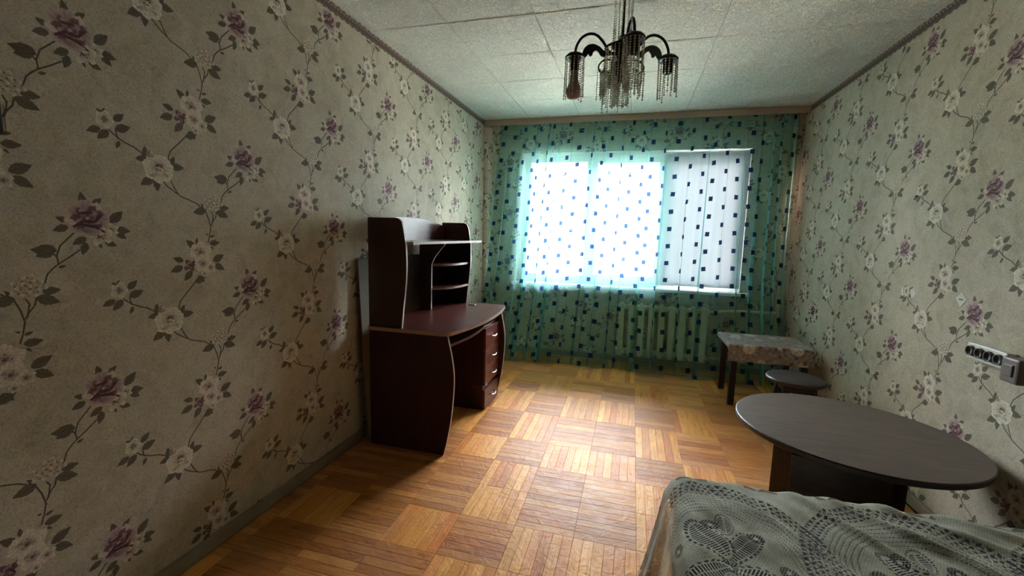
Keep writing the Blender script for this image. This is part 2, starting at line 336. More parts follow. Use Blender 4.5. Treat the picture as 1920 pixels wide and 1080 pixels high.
# ceiling slab with polystyrene tiles, 50 cm grid
bm = bmesh.new(); box(bm, -T, W+T, YB-T, WY+D2, H+.008, H+.1)
ceil = struct(link('ceiling', bm, basic('ceiling_glue', srgb(150, 145, 128), .9, .1, 6)))
def m_tile():
    m, nt, out = new_mat('embossed_ceiling_tile')
    p = N(nt, 'ShaderNodeBsdfPrincipled'); nt.links.new(p.outputs[0], out.inputs[0]); p.inputs['Roughness'].default_value = .75
    geo = N(nt, 'ShaderNodeNewGeometry'); oi = N(nt, 'ShaderNodeObjectInfo')
    n1 = N(nt, 'ShaderNodeTexNoise'); n1.inputs['Scale'].default_value = 24; n1.inputs['Detail'].default_value = 3; n1.inputs['Distortion'].default_value = 3.5
    nt.links.new(geo.outputs['Position'], n1.inputs[0])
    r = M2(nt, 'ABSOLUTE', M2(nt, 'SUBTRACT', n1.outputs[0], .5)); r = M2(nt, 'SUBTRACT', 1, M2(nt, 'MINIMUM', M2(nt, 'MULTIPLY', r, 14), 1))
    n2 = N(nt, 'ShaderNodeTexNoise'); n2.inputs['Scale'].default_value = 4; nt.links.new(geo.outputs['Position'], n2.inputs[0])
    c = ramp(nt, n2.outputs[0], [(.3, srgb(232, 229, 214)), (.7, srgb(240, 238, 224))])
    c = MixC(nt, M2(nt, 'MULTIPLY', oi.outputs['Random'], .03), c, (.55, .53, .45, 1))
    c = MixC(nt, M2(nt, 'MULTIPLY', r, .55), c, srgb(150, 145, 128)); nt.links.new(c, p.inputs['Base Color'])  # emboss grooves darkened in the colour, relief shading painted in
    b = N(nt, 'ShaderNodeBump'); b.inputs['Strength'].default_value = .9; b.inputs['Distance'].default_value = .006
    nt.links.new(M2(nt, 'SUBTRACT', 1, r), b.inputs['Height']); nt.links.new(b.outputs[0], p.inputs['Normal']); return m
M_TILE = m_tile(); tile_mesh = {}
ys = [2.4586+.5*k for k in range(-8, 5)]; ys = [YB]+[y for y in ys if YB+.05 < y < WY-.02]+[WY]
xs = [0, .5, 1.01, 1.51, 2.01, 2.51, W]
for i in range(len(xs)-1):
    for j in range(len(ys)-1):
        a, b = xs[i+1]-xs[i], ys[j+1]-ys[j]; key = (round(a, 3), round(b, 3)); x, y = xs[i], ys[j]
        if key not in tile_mesh:
            bm = bmesh.new(); g = .0012; e = .005; t = [(g, g), (a-g, g), (a-g, b-g), (g, b-g)]; q = [(g+e, g+e), (a-g-e, g+e), (a-g-e, b-g-e), (g+e, b-g-e)]
            up = [bm.verts.new((p[0], p[1], .008)) for p in t]; md = [bm.verts.new((p[0], p[1], .0045)) for p in t]; lo = [bm.verts.new((p[0], p[1], 0)) for p in q]
            bm.faces.new(lo[::-1])
            for k in range(4):
                bm.faces.new((md[k], md[(k+1) % 4], up[(k+1) % 4], up[k])); bm.faces.new((lo[k], lo[(k+1) % 4], md[(k+1) % 4], md[k]))
            me = bpy.data.meshes.new('ceiling_tile'); bm.to_mesh(me); bm.free(); me.materials.append(M_TILE); tile_mesh[key] = me
        o = bpy.data.objects.new('ceiling_tile', tile_mesh[key]); COL.objects.link(o); o.parent = ceil
        o.location = (x, y, H+random.uniform(-.0008, .0004))

# parquet floor: small blocks of six slats
def m_parquet():
    m, nt, out = new_mat('oak_parquet')
    p = N(nt, 'ShaderNodeBsdfPrincipled'); nt.links.new(p.outputs[0], out.inputs[0])
    uv = N(nt, 'ShaderNodeUVMap'); oi = N(nt, 'ShaderNodeObjectInfo'); at = N(nt, 'ShaderNodeAttribute'); at.attribute_name = 'tone'
    geo = N(nt, 'ShaderNodeNewGeometry')
    off = N(nt, 'ShaderNodeCombineXYZ'); nt.links.new(M2(nt, 'MULTIPLY', oi.outputs['Random'], 37), off.inputs[0]); nt.links.new(M2(nt, 'MULTIPLY', oi.outputs['Random'], 91), off.inputs[1])
    va = N(nt, 'ShaderNodeVectorMath'); va.operation = 'ADD'; nt.links.new(uv.outputs[0], va.inputs[0]); nt.links.new(off.outputs[0], va.inputs[1])
    mp = N(nt, 'ShaderNodeMapping'); mp.inputs['Scale'].default_value = (7, 90, 1); nt.links.new(va.outputs[0], mp.inputs[0])
    g = N(nt, 'ShaderNodeTexNoise'); g.inputs['Scale'].default_value = 1; g.inputs['Detail'].default_value = 6; g.inputs['Distortion'].default_value = .6; nt.links.new(mp.outputs[0], g.inputs[0])
    mp2 = N(nt, 'ShaderNodeMapping'); mp2.inputs['Scale'].default_value = (14, 30, 1); nt.links.new(va.outputs[0], mp2.inputs[0])
    k = N(nt, 'ShaderNodeTexNoise'); k.inputs['Scale'].default_value = 1; k.inputs['Detail'].default_value = 3; nt.links.new(mp2.outputs[0], k.inputs[0])
    col = MixC(nt, 1.0, at.outputs['Color'], oi.outputs['Color'], 'MULTIPLY')
    gr = ramp(nt, g.outputs[0], [(.3, (.7, .64, .58, 1)), (.5, (.97, .95, .93, 1)), (.7, (1.1, 1.08, 1.05, 1))])
    col = MixC(nt, 1.0, col, gr, 'MULTIPLY')
    kn = ramp(nt, k.outputs[0], [(.62, (1, 1, 1, 1)), (.72, (.72, .6, .5, 1)), (.8, (.45, .34, .27, 1))]); col = MixC(nt, .8, col, kn, 'MULTIPLY')
    # worn varnish: greyish traffic wear down the middle of the room, broken by noise
    d = N(nt, 'ShaderNodeTexNoise'); d.inputs['Scale'].default_value = 2.2; d.inputs['Detail'].default_value = 7; nt.links.new(geo.outputs['Position'], d.inputs[0])
    dirt = ramp(nt, d.outputs[0], [(.48, (0, 0, 0, 1)), (.72, (1, 1, 1, 1))]); col = MixC(nt, M2(nt, 'MULTIPLY', dirt, .3), col, srgb(140, 122, 108))
    nt.links.new(col, p.inputs['Base Color'])
    rr = N(nt, 'ShaderNodeTexNoise'); rr.inputs['Scale'].default_value = 14; rr.inputs['Detail'].default_value = 6; nt.links.new(geo.outputs['Position'], rr.inputs[0])
    nt.links.new(M2(nt, 'ADD', M2(nt, 'MULTIPLY', rr.outputs[0], .3), .32), p.inputs['Roughness'])
    p.inputs['Specular IOR Level'].default_value = .13
    w = N(nt, 'ShaderNodeTexNoise'); w.inputs['Scale'].default_value = 22; w.inputs['Detail'].default_value = 5; w.inputs['Distortion'].default_value = 1; nt.links.new(geo.outputs['Position'], w.inputs[0])
    b = N(nt, 'ShaderNodeBump'); b.inputs['Strength'].default_value = .85; b.inputs['Distance'].default_value = .0045
    nt.links.new(M2(nt, 'ADD', w.outputs[0], M2(nt, 'MULTIPLY', g.outputs[0], .35)), b.inputs['Height']); nt.links.new(b.outputs[0], p.inputs['Normal'])
    return m
M_PAR = m_parquet()
bm = bmesh.new(); box(bm, -T, W+T, YB-T, WY+D2, -.1, -.012); floor = struct(link('floor', bm, basic('floor_screed', srgb(60, 40, 26), .8, .2, 9)))
rows = [.98, 1.24, 1.507, 1.775, 2.04, 2.30, 2.59, 3.03, 3.45, 3.95, 4.38]
rows = [.98-.265*k for k in range(8, 0, -1)]+rows; base_j = 8
fx = [1.42+k*.2655 for k in range(-6, 7)]
known = {}
for j, s in {1: 'HHHHVVVVHV', 2: 'HVHVHVVVVH', 3: 'HHHHVHHVHV', 4: 'HHHHVHHVHV', 5: 'HVHVHVVHVH', 6: 'VHVHVHHVHH', 7: 'HVHVHVVHVH', 8: 'HVVHVHHVHH', 9: 'VHHHHVVHHV', 0: 'VHVHVHHVHV'}.items():
    for i, ch in enumerate(s): known[(i, j)] = ch
V_TONES = [srgb(214, 146, 68), srgb(206, 138, 62), srgb(222, 158, 80), srgb(202, 130, 60), srgb(210, 138, 72), srgb(194, 118, 54), srgb(218, 154, 78)]
H_TONES = [srgb(186, 122, 62), srgb(176, 112, 56), srgb(196, 132, 70), srgb(172, 108, 56), srgb(182, 120, 64), srgb(198, 138, 74), srgb(166, 102, 52)]  # crosswise slats toned darker: sheen difference by grain direction put into colour
slats = []
for i in range(-1, 13):
    xa = fx[i] if 0 <= i < 13 else fx[0]-.2655 if i < 0 else fx[12]
    xb = fx[i+1] if i+1 < 13 else fx[12]+.2655
    xa, xb = max(xa, .018), min(xb, W-.018)
    if xb-xa < .01: continue
    for j in range(len(rows)):
        ya = rows[j]; yb = rows[j+1] if j+1 < len(rows) else WY-.018
        ya = max(ya, YB+.018); 
        if j == 0: ya = YB+.018
        jj = j-base_j; o = known.get((i, jj), 'H' if (i+jj) % 2 else 'V')
        bt = random.uniform(.9, 1.1)
        jit = random.uniform(-.004, .004)
        if o == 'V':
            n = max(1, round((xb-xa)/.0442)); w = (xb-xa)/n
            for k in range(n):
                c = random.choice(V_TONES); q = bt*random.uniform(.9, 1.06)
                slats.append((xa+w*k, xa+w*(k+1), ya, yb, 'V', tuple(v*q for v in c[:3])))
        else:
            n = max(1, round((yb-ya)/.0465)) if yb-ya < .34 else max(1, round((yb-ya)/.06)); w = (yb-ya)/n; lastc = None
            for k in range(n):
                c = random.choice(H_TONES); q = bt*random.uniform(.9, 1.06)
                slats.append((xa, xb, ya+w*k, ya+w*(k+1), 'H', tuple(v*q for v in c[:3])))
# the 300 that show largest from where the photograph was taken are parts of their own
def pix(x, y, z):
    d = Vector((x, y, z))-Vector((1.59778, 0, 1.31558)); q = d.dot(_w)
    return (960+816.839*d.dot(_r)/q, 540-816.839*d.dot(_u)/q) if q > .05 else None
def shown(s):
    P4 = [pix(x, y, 0) for x, y in ((s[0], s[2]), (s[1], s[2]), (s[1], s[3]), (s[0], s[3]))]
    if any(p is None for p in P4): return 0
    cx = sum(p[0] for p in P4)/4; cy = sum(p[1] for p in P4)/4
    if not (0 < cx < 1920 and 0 < cy < 1085): return 0
    mx, my = (s[0]+s[1])/2, (s[2]+s[3])/2
    if mx > 1.76 and my < 1.75: return 0
    if mx < .6 and 2.2 < my: return 0
    if my > 4.2: return 0
    return abs(sum(P4[k][0]*P4[(k+1) % 4][1]-P4[(k+1) % 4][0]*P4[k][1] for k in range(4)))/2
slats.sort(key=shown, reverse=True)
def slat_geo(bm, L, Wd, M=Matrix.Identity(4), uvl=None, tl=None, tone=(1, 1, 1), uo=(0, 0)):
    g = .00025; e = .0007; P0 = [(g, g), (L-g, g), (L-g, Wd-g), (g, Wd-g)]; P1 = [(g+e, g+e), (L-g-e, g+e), (L-g-e, Wd-g-e), (g+e, Wd-g-e)]
    a = [bm.verts.new(M @ Vector((p[0], p[1], -.012))) for p in P0]; b = [bm.verts.new(M @ Vector((p[0], p[1], -.0009))) for p in P0]; c = [bm.verts.new(M @ Vector((p[0], p[1], 0))) for p in P1]
    loc = {v: p for v, p in zip(a+b+c, P0+P0+P1)}; fs = [bm.faces.new(c)]
    for k in range(4): fs += [bm.faces.new((b[k], b[(k+1) % 4], c[(k+1) % 4], c[k])), bm.faces.new((a[k], a[(k+1) % 4], b[(k+1) % 4], b[k]))]
    for f in fs:
        for l in f.loops: l[uvl].uv = (loc[l.vert][0]+uo[0], loc[l.vert][1]+uo[1]); l[tl] = (*tone, 1)
smesh = {}; restb = bmesh.new(); ru = restb.loops.layers.uv.new('UVMap'); rt = restb.loops.layers.float_color.new('tone')
for k, (xa, xb, ya, yb, o, c) in enumerate(slats):
    L, Wd = (yb-ya, xb-xa) if o == 'V' else (xb-xa, yb-ya); dz = random.uniform(-.0007, 0)
    Mx = Matrix.Translation((xb, ya, dz)) @ Matrix.Rotation(PI/2, 4, 'Z') if o == 'V' else Matrix.Translation((xa, ya, dz))
    if k < 300:
        key = (round(L, 3), round(Wd, 4))
        if key not in smesh:
            b_ = bmesh.new(); u_ = b_.loops.layers.uv.new('UVMap'); t_ = b_.loops.layers.float_color.new('tone'); slat_geo(b_, L, Wd, uvl=u_, tl=t_)
            me = bpy.data.meshes.new('parquet_slat'); b_.to_mesh(me); b_.free(); me.materials.append(M_PAR); smesh[key] = me
        ob = bpy.data.objects.new('parquet_slat', smesh[key]); COL.objects.link(ob); ob.parent = floor; ob.matrix_local = Mx
        ob.rotation_euler.x += random.uniform(-.002, .002); ob.color = (*c, 1)
    else: slat_geo(restb, L, Wd, Mx, ru, rt, c, (random.uniform(0, 50), random.uniform(0, 50)))
rest = link('parquet_slat_field', restb, M_PAR, floor); rest['kind'] = 'stuff'; rest.color = (1, 1, 1, 1)

# ------------------------------------------------------------------ window
M_PVC = basic('white_window_plastic', srgb(225, 228, 224), .35, .04, 6)
def m_glass():
    m, nt, out = new_mat('window_glass')
    t = N(nt, 'ShaderNodeBsdfTransparent'); t.inputs[0].default_value = (.93, .96, .95, 1)
    g = N(nt, 'ShaderNodeBsdfGlossy'); g.inputs['Roughness'].default_value = .02
    f = N(nt, 'ShaderNodeFresnel'); f.inputs[0].default_value = 1.45
    mx = N(nt, 'ShaderNodeMixShader'); nt.links.new(f.outputs[0], mx.inputs[0]); nt.links.new(t.outputs[0], mx.inputs[1]); nt.links.new(g.outputs[0], mx.inputs[2]); nt.links.new(mx.outputs[0], out.inputs[0]); return m
M_GLASS = m_glass()
def frame(bm, x0, x1, z0, z1, y0, y1, t):
    for q in ((x0, x1, z0, z0+t), (x0, x1, z1-t, z1), (x0, x0+t, z0+t, z1-t), (x1-t, x1, z0+t, z1-t)): box(bm, q[0], q[1], y0, y1, q[2], q[3], bevel=.003)
FY = WY+.06
bm = bmesh.new(); frame(bm, WX0, WX1, WZ0-.005, WZ1, FY, FY+.07, .05)
MX1, MX2 = 1.155, 1.86
box(bm, MX1-.03, MX1+.03, FY, FY+.07, WZ0+.04, WZ1-.05, bevel=.003); box(bm, MX2-.03, MX2+.03, FY, FY+.07, WZ0+.04, WZ1-.05, bevel=.003)
win = struct(link('window_1', bm, M_PVC))
def sash(x0, x1, y0, t, handle=None):
    bm = bmesh.new(); frame(bm, x0, x1, WZ0+.035, WZ1-.04, y0, y0+.06, t); s = link('sash', bm, M_PVC, win)
    bm = bmesh.new(); box(bm, x0+t-.005, x1-t+.005, y0+.025, y0+.031, WZ0+.03+t, WZ1-.035-t); link('pane', bm, M_GLASS, s)
    bm = bmesh.new(); frame(bm, x0+t-.004, x1-t+.004, WZ0+.031+t, WZ1-.036-t, y0+.018, y0+.024, .006); link('gasket', bm, basic('rubber', srgb(60, 62, 60), .6), s)
    if handle:
        for hx, hz in handle:
            bm = bmesh.new(); box(bm, hx-.013, hx+.013, y0-.012, y0, hz-.03, hz+.03, bevel=.004); tube(bm, [(hx, y0-.008, hz), (hx, y0-.04, hz), (hx, y0-.045, hz-.02), (hx+.004, y0-.045, hz-.12)], .008, 8)
            link('window_handle', bm, M_PVC, s)
    return s
sash(WX0+.035, MX1-.012, FY-.004, .05); sash(MX1-.022, MX2+.022, FY-.03, .072, [(MX1+.02, 1.48), (MX2-.015, 1.13)]); sash(MX2+.025, WX1-.035, FY-.004, .05)
bm = bmesh.new(); box(bm, WX0-.05, WX1+.07, WY-.115, FY+.01, WZ0-.03, WZ0-.003, bevel=.006); sill = link('window_sill', bm, M_PVC, win)
# outer drip sill
bm = bmesh.new(); box(bm, WX0-.02, WX1+.02, FY+.07, WY+D2+.06, WZ0-.035, WZ0-.01); link('drip_sill', bm, basic('zinc', srgb(170, 175, 178), .4, .1), win)

# white sheet hung over the right-hand light
def m_cloth(name, col, trans=.5, tr=0.0, rough=.9):
    m, nt, out = new_mat(name)
    d = N(nt, 'ShaderNodeBsdfDiffuse'); t = N(nt, 'ShaderNodeBsdfTranslucent'); geo = N(nt, 'ShaderNodeNewGeometry')
    no = N(nt, 'ShaderNodeTexNoise'); no.inputs['Scale'].default_value = 300; nt.links.new(geo.outputs['Position'], no.inputs[0])
    c = ramp(nt, no.outputs[0], [(.3, tuple(v*.9 for v in col[:3])+(1,)), (.7, col)]); nt.links.new(c, d.inputs[0]); nt.links.new(c, t.inputs[0])
    mx = N(nt, 'ShaderNodeMixShader'); mx.inputs[0].default_value = trans; nt.links.new(d.outputs[0], mx.inputs[1]); nt.links.new(t.outputs[0], mx.inputs[2])
    if tr:
        a = N(nt, 'ShaderNodeBsdfTransparent'); m2 = N(nt, 'ShaderNodeMixShader'); m2.inputs[0].default_value = tr; nt.links.new(mx.outputs[0], m2.inputs[1]); nt.links.new(a.outputs[0], m2.inputs[2]); mx = m2
    nt.links.new(mx.outputs[0], out.inputs[0]); return m
def cloth_grid(fn, nu, nv, thick=0, uvf=None):
    bm = bmesh.new(); g = [[bm.verts.new(fn(i/nu, j/nv)) for j in range(nv+1)] for i in range(nu+1)]
    ul = bm.loops.layers.uv.new('UVMap'); uvd = {}
    for i in range(nu+1):
        for j in range(nv+1): uvd[g[i][j]] = uvf(i/nu, j/nv) if uvf else (i/nu, j/nv)
    for i in range(nu):
        for j in range(nv):
            f = bm.faces.new((g[i][j], g[i+1][j], g[i+1][j+1], g[i][j+1])); f.smooth = True
            for l in f.loops: l[ul].uv = uvd[l.vert]
    return bm
def sheet_fn(u, v):
    x = 1.845+u*.775; z = .83+v*1.315
    return (x, FY-.055+.006*math.sin(u*23+1)+.004*math.sin(u*51)*(1-v), z)
bm = cloth_grid(sheet_fn, 60, 10); sh = link('white_sheet', bm, m_cloth('white_cotton', (.70, .69, .74, 1), .075, .0)); tag(sh, 'plain white sheet hung flat over the right section of the window', 'sheet')

# ------------------------------------------------------------------ radiator and pipes
M_CREAM = basic('cream_radiator_paint', srgb(222, 214, 188), .4, .08, 12)
rad = thing('radiator', 'cream painted cast iron column radiator under the window', 'radiator', (1.93, 4.572, 0))
def section_bm():
    bm = bmesh.new()
    for dy in (-.045, .045):
        prof = [(-.02, .10), (-.03, .14), (-.03, .60), (-.02, .64), (.02, .64), (.03, .60), (.03, .14), (.02, .10)]
        prism(bm, [(p[0]*.9, p[1]-.37) for p in prof], 'y', dy-.022, dy+.022)
    bmesh.ops.bevel(bm, geom=list(bm.edges), offset=.008, segments=2, affect='EDGES')
    for z in (.14, .60): tube(bm, [(-.047, 0, z-.37), (.047, 0, z-.37)], .026, 12)
    box(bm, -.018, .018, -.03, .03, -.24, .24)
    return bm
sec = link('radiator_section', section_bm(), M_CREAM, rad, smooth=False); sec.matrix_parent_inverse.identity()
nsec = 9
for k in range(nsec):
    o = sec if k == 0 else sec.copy()
    if k: COL.objects.link(o); o.parent = rad
    o.location = (1.525+k*.098-1.93, 0, .37)
bm = bmesh.new(); tube(bm, [(2.36, 4.572, .60), (2.60, 4.56, .625), (2.90, 4.59, .625), (2.937, 4.612, .625)], .014, 8); link('feed_pipe', bm, M_CREAM, rad)
bm = bmesh.new(); tube(bm, [(2.36, 4.572, .14), (2.60, 4.57, .13), (2.937, 4.61, .13)], .014, 8); link('return_pipe', bm, M_CREAM, rad)
for x in (1.63, 2.22):
    bm = bmesh.new(); tube(bm, [(x, 4.56, .57), (x, WY-.001, .56)], .009, 6); link('bracket', bm, M_CREAM, rad)
bm = bmesh.new(); tube(bm, [(2.955, 4.615, .0), (2.955, 4.615, 2.5)], .016, 10); o = link('heating_riser', bm, M_CREAM); tag(o, 'thin cream heating riser in the corner by the right wall', 'pipe')
# papered-over riser in the left corner with a white elbow on top
bm = bmesh.new()
prof = [(0, WY), (0, WY-.10), (.018, WY-.098), (.04, WY-.085), (.056, WY-.06), (.06, WY-.03), (.066, WY)]
prism(bm, prof, 'z', 0, 2.435); o = struct(link('trim_1', bm, M_WALL)); wall_uv(o, 'F')
bm = bmesh.new(); tube(bm, [(.02, 4.585, 2.40), (.02, 4.585, 2.452), (.03, 4.585, 2.462), (.10, 4.585, 2.462)], .011, 10); o = link('pipe_elbow', bm, basic('white_pipe', srgb(225, 222, 210), .35)); tag(o, 'short white pipe elbow at the top of the left corner', 'pipe')

# ------------------------------------------------------------------ cornice and curtain
bm = bmesh.new(); box(bm, .0, W, 4.545, 4.556, 2.437, 2.497, bevel=.003); box(bm, 0, W, 4.556, WY, 2.482, 2.497)
co = link('curtain_cornice', bm, basic('beige_cornice_plastic', srgb(176, 158, 142), .45, .06, 4)); tag(co, 'long beige ceiling curtain cornice above the green curtain', 'cornice')
for y in (4.585, 4.625):
    bm = bmesh.new(); box(bm, .03, W-.03, y-.006, y+.006, 2.474, 2.482); link('rail', bm, M_PVC, co)
def m_voile():
    m, nt, out = new_mat('mint_voile')
    uv = N(nt, 'ShaderNodeUVMap'); sp = N(nt, 'ShaderNodeSeparateXYZ'); nt.links.new(uv.outputs[0], sp.inputs[0])
    cx, cy, sx, sy = .148, .166, .040, .042
    u = M2(nt, 'DIVIDE', sp.outputs[0], cx); ci = M2(nt, 'FLOOR', u); fu = M2(nt, 'SUBTRACT', u, ci)
    odd = M2(nt, 'MULTIPLY', M2(nt, 'FRACT', M2(nt, 'MULTIPLY', ci, .5)), 1.0)   # 0 or .5
    v = M2(nt, 'ADD', M2(nt, 'DIVIDE', sp.outputs[1], cy), odd); fv = M2(nt, 'FRACT', v)
    wn = N(nt, 'ShaderNodeTexWhiteNoise'); wn.noise_dimensions = '2D'; cb = N(nt, 'ShaderNodeCombineXYZ'); nt.links.new(ci, cb.inputs[0]); nt.links.new(M2(nt, 'FLOOR', v), cb.inputs[1]); nt.links.new(cb.outputs[0], wn.inputs['Vector'])
    rot = M2(nt, 'MULTIPLY', M2(nt, 'SUBTRACT', wn.outputs[0], .5), .22)
    X = M2(nt, 'MULTIPLY', M2(nt, 'SUBTRACT', fu, .5), cx); Y = M2(nt, 'MULTIPLY', M2(nt, 'SUBTRACT', fv, .5), cy)
    X2 = M2(nt, 'ADD', X, M2(nt, 'MULTIPLY', Y, rot)); Y2 = M2(nt, 'SUBTRACT', Y, M2(nt, 'MULTIPLY', X, rot))
    sq = M2(nt, 'MULTIPLY', M2(nt, 'LESS_THAN', M2(nt, 'ABSOLUTE', X2), sx/2), M2(nt, 'LESS_THAN', M2(nt, 'ABSOLUTE', Y2), sy/2))
    lw = N(nt, 'ShaderNodeLayerWeight'); lw.inputs[0].default_value = .5
    base = M2(nt, 'SUBTRACT', 1.0, M2(nt, 'POWER', .80, M2(nt, 'DIVIDE', 1.0, M2(nt, 'MAXIMUM', M2(nt, 'SUBTRACT', 1.0, lw.outputs['Facing']), .05))))   # thread met grows as the cloth turns edge-on
    opac = M2(nt, 'MAXIMUM', base, M2(nt, 'MULTIPLY', sq, .985))
    tr = N(nt, 'ShaderNodeBsdfTransparent'); tr.inputs[0].default_value = (.75, .91, .90, 1)
    col = MixC(nt, sq, (.42, .90, .86, 1), (.014, .04, .11, 1))
    d = N(nt, 'ShaderNodeBsdfDiffuse'); t = N(nt, 'ShaderNodeBsdfTranslucent'); nt.links.new(col, d.inputs[0]); nt.links.new(col, t.inputs[0])
    mx = N(nt, 'ShaderNodeMixShader'); mx.inputs[0].default_value = .7; nt.links.new(d.outputs[0], mx.inputs[1]); nt.links.new(t.outputs[0], mx.inputs[2])
    m2 = N(nt, 'ShaderNodeMixShader'); nt.links.new(opac, m2.inputs[0]); nt.links.new(tr.outputs[0], m2.inputs[1]); nt.links.new(mx.outputs[0], m2.inputs[2]); nt.links.new(m2.outputs[0], out.inputs[0])
    return m
rnd = random.Random(11)
# cloth position across its width with irregular gathers: a run of folds of random width
NU, NV = 700, 60; NF = 23
fw = [rnd.uniform(.6, 1.5) for _ in range(NF)]; tot = sum(fw); cum = [0]
for w_ in fw: cum.append(cum[-1]+w_/tot)
amp = [rnd.uniform(.5, 1.15)*(1 if rnd.random() < .8 else .35) for _ in range(NF+1)]
drift = [rnd.uniform(-.035, .035) for _ in range(NF+1)]
def fold_phase(s):
    for k in range(NF):
        if s <= cum[k+1] or k == NF-1:
            t = (s-cum[k])/(cum[k+1]-cum[k]); return k, t
def curtain_fn(s, v):
    k, t = fold_phase(s); z = .012+v*(2.452-.012); dn = 1-v
    A = amp[k]*(1-t)+amp[k+1]*t if False else amp[k]*math.sin(PI*t)**.5 if 0 < t < 1 else 0
    A = amp[k]*min(1, 4*t*(1-t)*1.4)
    xl = .19-.17*dn**.8; xr = 2.965+.03*dn
    x = xl+(xr-xl)*s+drift[k]*dn*math.sin(PI*t)
    g = .55+.45*dn
    sh = t-.16*math.sin(2*PI*t)
    x += -A*.020*g*math.sin(4*PI*t)-A*.046*g*math.sin(2*PI*t); yy = A*.034*g*math.cos(2*PI*t)+A*.012*g*math.cos(4*PI*t+k)
    y = 4.575-.075*dn**.7-.235*max(0, (.95-z)/.95)**1.25 if True else 0
    y += yy*(.5 if v > .9 else 1)+.005*math.sin(s*190+v*3)+.004*math.sin(s*67+v*9)
    if v > .93: y += .006*math.sin(s*900)*(v-.93)/.07
    z += .006*math.sin(s*41)*dn**6 + (0.004*math.sin(s*300) if v == 1 else 0)
    y = min(y, 4.615)
    y -= .03*math.sin(s*9.5+.6)*max(0, dn-.6)/.4
    return (x, y, z)
uacc = [0]; prev = None
for i in range(NU+1):
    p = Vector(curtain_fn(i/NU, .35)); 
    if prev is not None: uacc.append(uacc[-1]+(Vector((p.x, p.y))-Vector((prev.x, prev.y))).length)
    prev = p
bm = cloth_grid(curtain_fn, NU, NV, uvf=lambda s, v: (uacc[min(NU, int(round(s*NU)))]+.02*math.sin(v*3+s*20), v*2.44+.03*math.sin(s*13)))
cu = link('tulle_curtain', bm, m_voile()); tag(cu, 'floor length sheer mint green curtain with dark blue squares, drawn across the window', 'curtain')
bm = bmesh.new(); 
for z in (2.36, 2.335):
    pts = [Vector(curtain_fn(i/220, (z-.012)/2.44))+Vector((0, -.003, 0)) for i in range(221)]
    for a, b in zip(pts[:-1], pts[1:]):
        vs = [bm.verts.new(q) for q in (a-Vector((0, 0, .0025)), b-Vector((0, 0, .0025)), b+Vector((0, 0, .0025)), a+Vector((0, 0, .0025)))]; bm.faces.new(vs)
link('heading_tape', bm, m_cloth('tape', (.2, .5, .42, 1), .4, .3), cu)

# ------------------------------------------------------------------ desk with hutch
def m_wood_lam(name, c1, c2, rough=.35, spec=.5, axis=(3, 3, 60)):
    m, nt, out = new_mat(name); p = N(nt, 'ShaderNodeBsdfPrincipled'); nt.links.new(p.outputs[0], out.inputs[0])
    tc = N(nt, 'ShaderNodeTexCoord'); mp = N(nt, 'ShaderNodeMapping'); mp.inputs['Scale'].default_value = axis; nt.links.new(tc.outputs['Object'], mp.inputs[0])
    n = N(nt, 'ShaderNodeTexNoise'); n.inputs['Scale'].default_value = 1.5; n.inputs['Detail'].default_value = 7; n.inputs['Distortion'].default_value = .5; nt.links.new(mp.outputs[0], n.inputs[0])
    nt.links.new(ramp(nt, n.outputs[0], [(.35, c1), (.65, c2)]), p.inputs['Base Color']); p.inputs['Roughness'].default_value = rough; p.inputs['Specular IOR Level'].default_value = spec
    b = N(nt, 'ShaderNodeBump'); b.inputs['Strength'].default_value = .08; b.inputs['Distance'].default_value = .002; nt.links.new(n.outputs[0], b.inputs['Height']); nt.links.new(b.outputs[0], p.inputs['Normal']); return m
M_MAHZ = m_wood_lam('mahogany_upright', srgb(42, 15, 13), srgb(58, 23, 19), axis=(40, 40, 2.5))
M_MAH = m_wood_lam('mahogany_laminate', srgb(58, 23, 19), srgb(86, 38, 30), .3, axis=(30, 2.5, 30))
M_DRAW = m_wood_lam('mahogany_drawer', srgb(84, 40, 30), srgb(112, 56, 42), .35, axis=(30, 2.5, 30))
M_EDGE = basic('pale_edge_band', srgb(168, 138, 124), .4, .08, 10)
desk = thing('computer_desk', 'dark mahogany computer desk with shelved hutch and four drawers by the left wall', 'desk', (.35, 2.78, 0))
X0 = .10; YN0, YN1, YF0, YF1 = 2.25, 2.266, 3.284, 3.30
low = [(X0, 0), (X0, .722)]+curve([(.607, .722), (.635, .60), (.65, .468), (.638, .271), (.612, .11), (.586, 0)], 6)
for y0, y1 in ((YN0, YN1), (YF0, YF1)):
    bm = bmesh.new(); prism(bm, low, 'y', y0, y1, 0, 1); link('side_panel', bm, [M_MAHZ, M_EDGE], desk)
top = [(X0, 2.235), (.56, 2.235)]+curve([(.585, 2.237), (.612, 2.25), (.632, 2.30), (.663, 2.45), (.686, 2.62), (.694, 2.80), (.686, 3.0), (.668, 3.16), (.648, 3.28), (.630, 3.318)], 5)+[(X0, 3.318)]
bm = bmesh.new(); prism(bm, top, 'z', .722, .744, 0, 1); link('desktop', bm, [M_MAH, M_EDGE], desk)
bm = bmesh.new(); lathe(bm, [(0, .004), (.028, .004), (.03, .001), (.03, 0)], (.40, 3.21, .744), 20); link('cable_cap', bm, basic('black_plastic', srgb(28, 22, 22), .4), desk)
hut = [(X0, .744), (X0, 1.387), (.27, 1.387)]+curve([(.29, 1.386), (.313, 1.372), (.327, 1.34), (.342, 1.25), (.348, 1.19), (.349, 1.08), (.342, .98), (.328, .86), (.317, .744)], 5)
for y0, y1 in ((YN0, YN1), (YF0, YF1)):
    bm = bmesh.new(); prism(bm, hut, 'y', y0, y1, 0, 1); link('hutch_side', bm, [M_MAHZ, M_EDGE], desk)
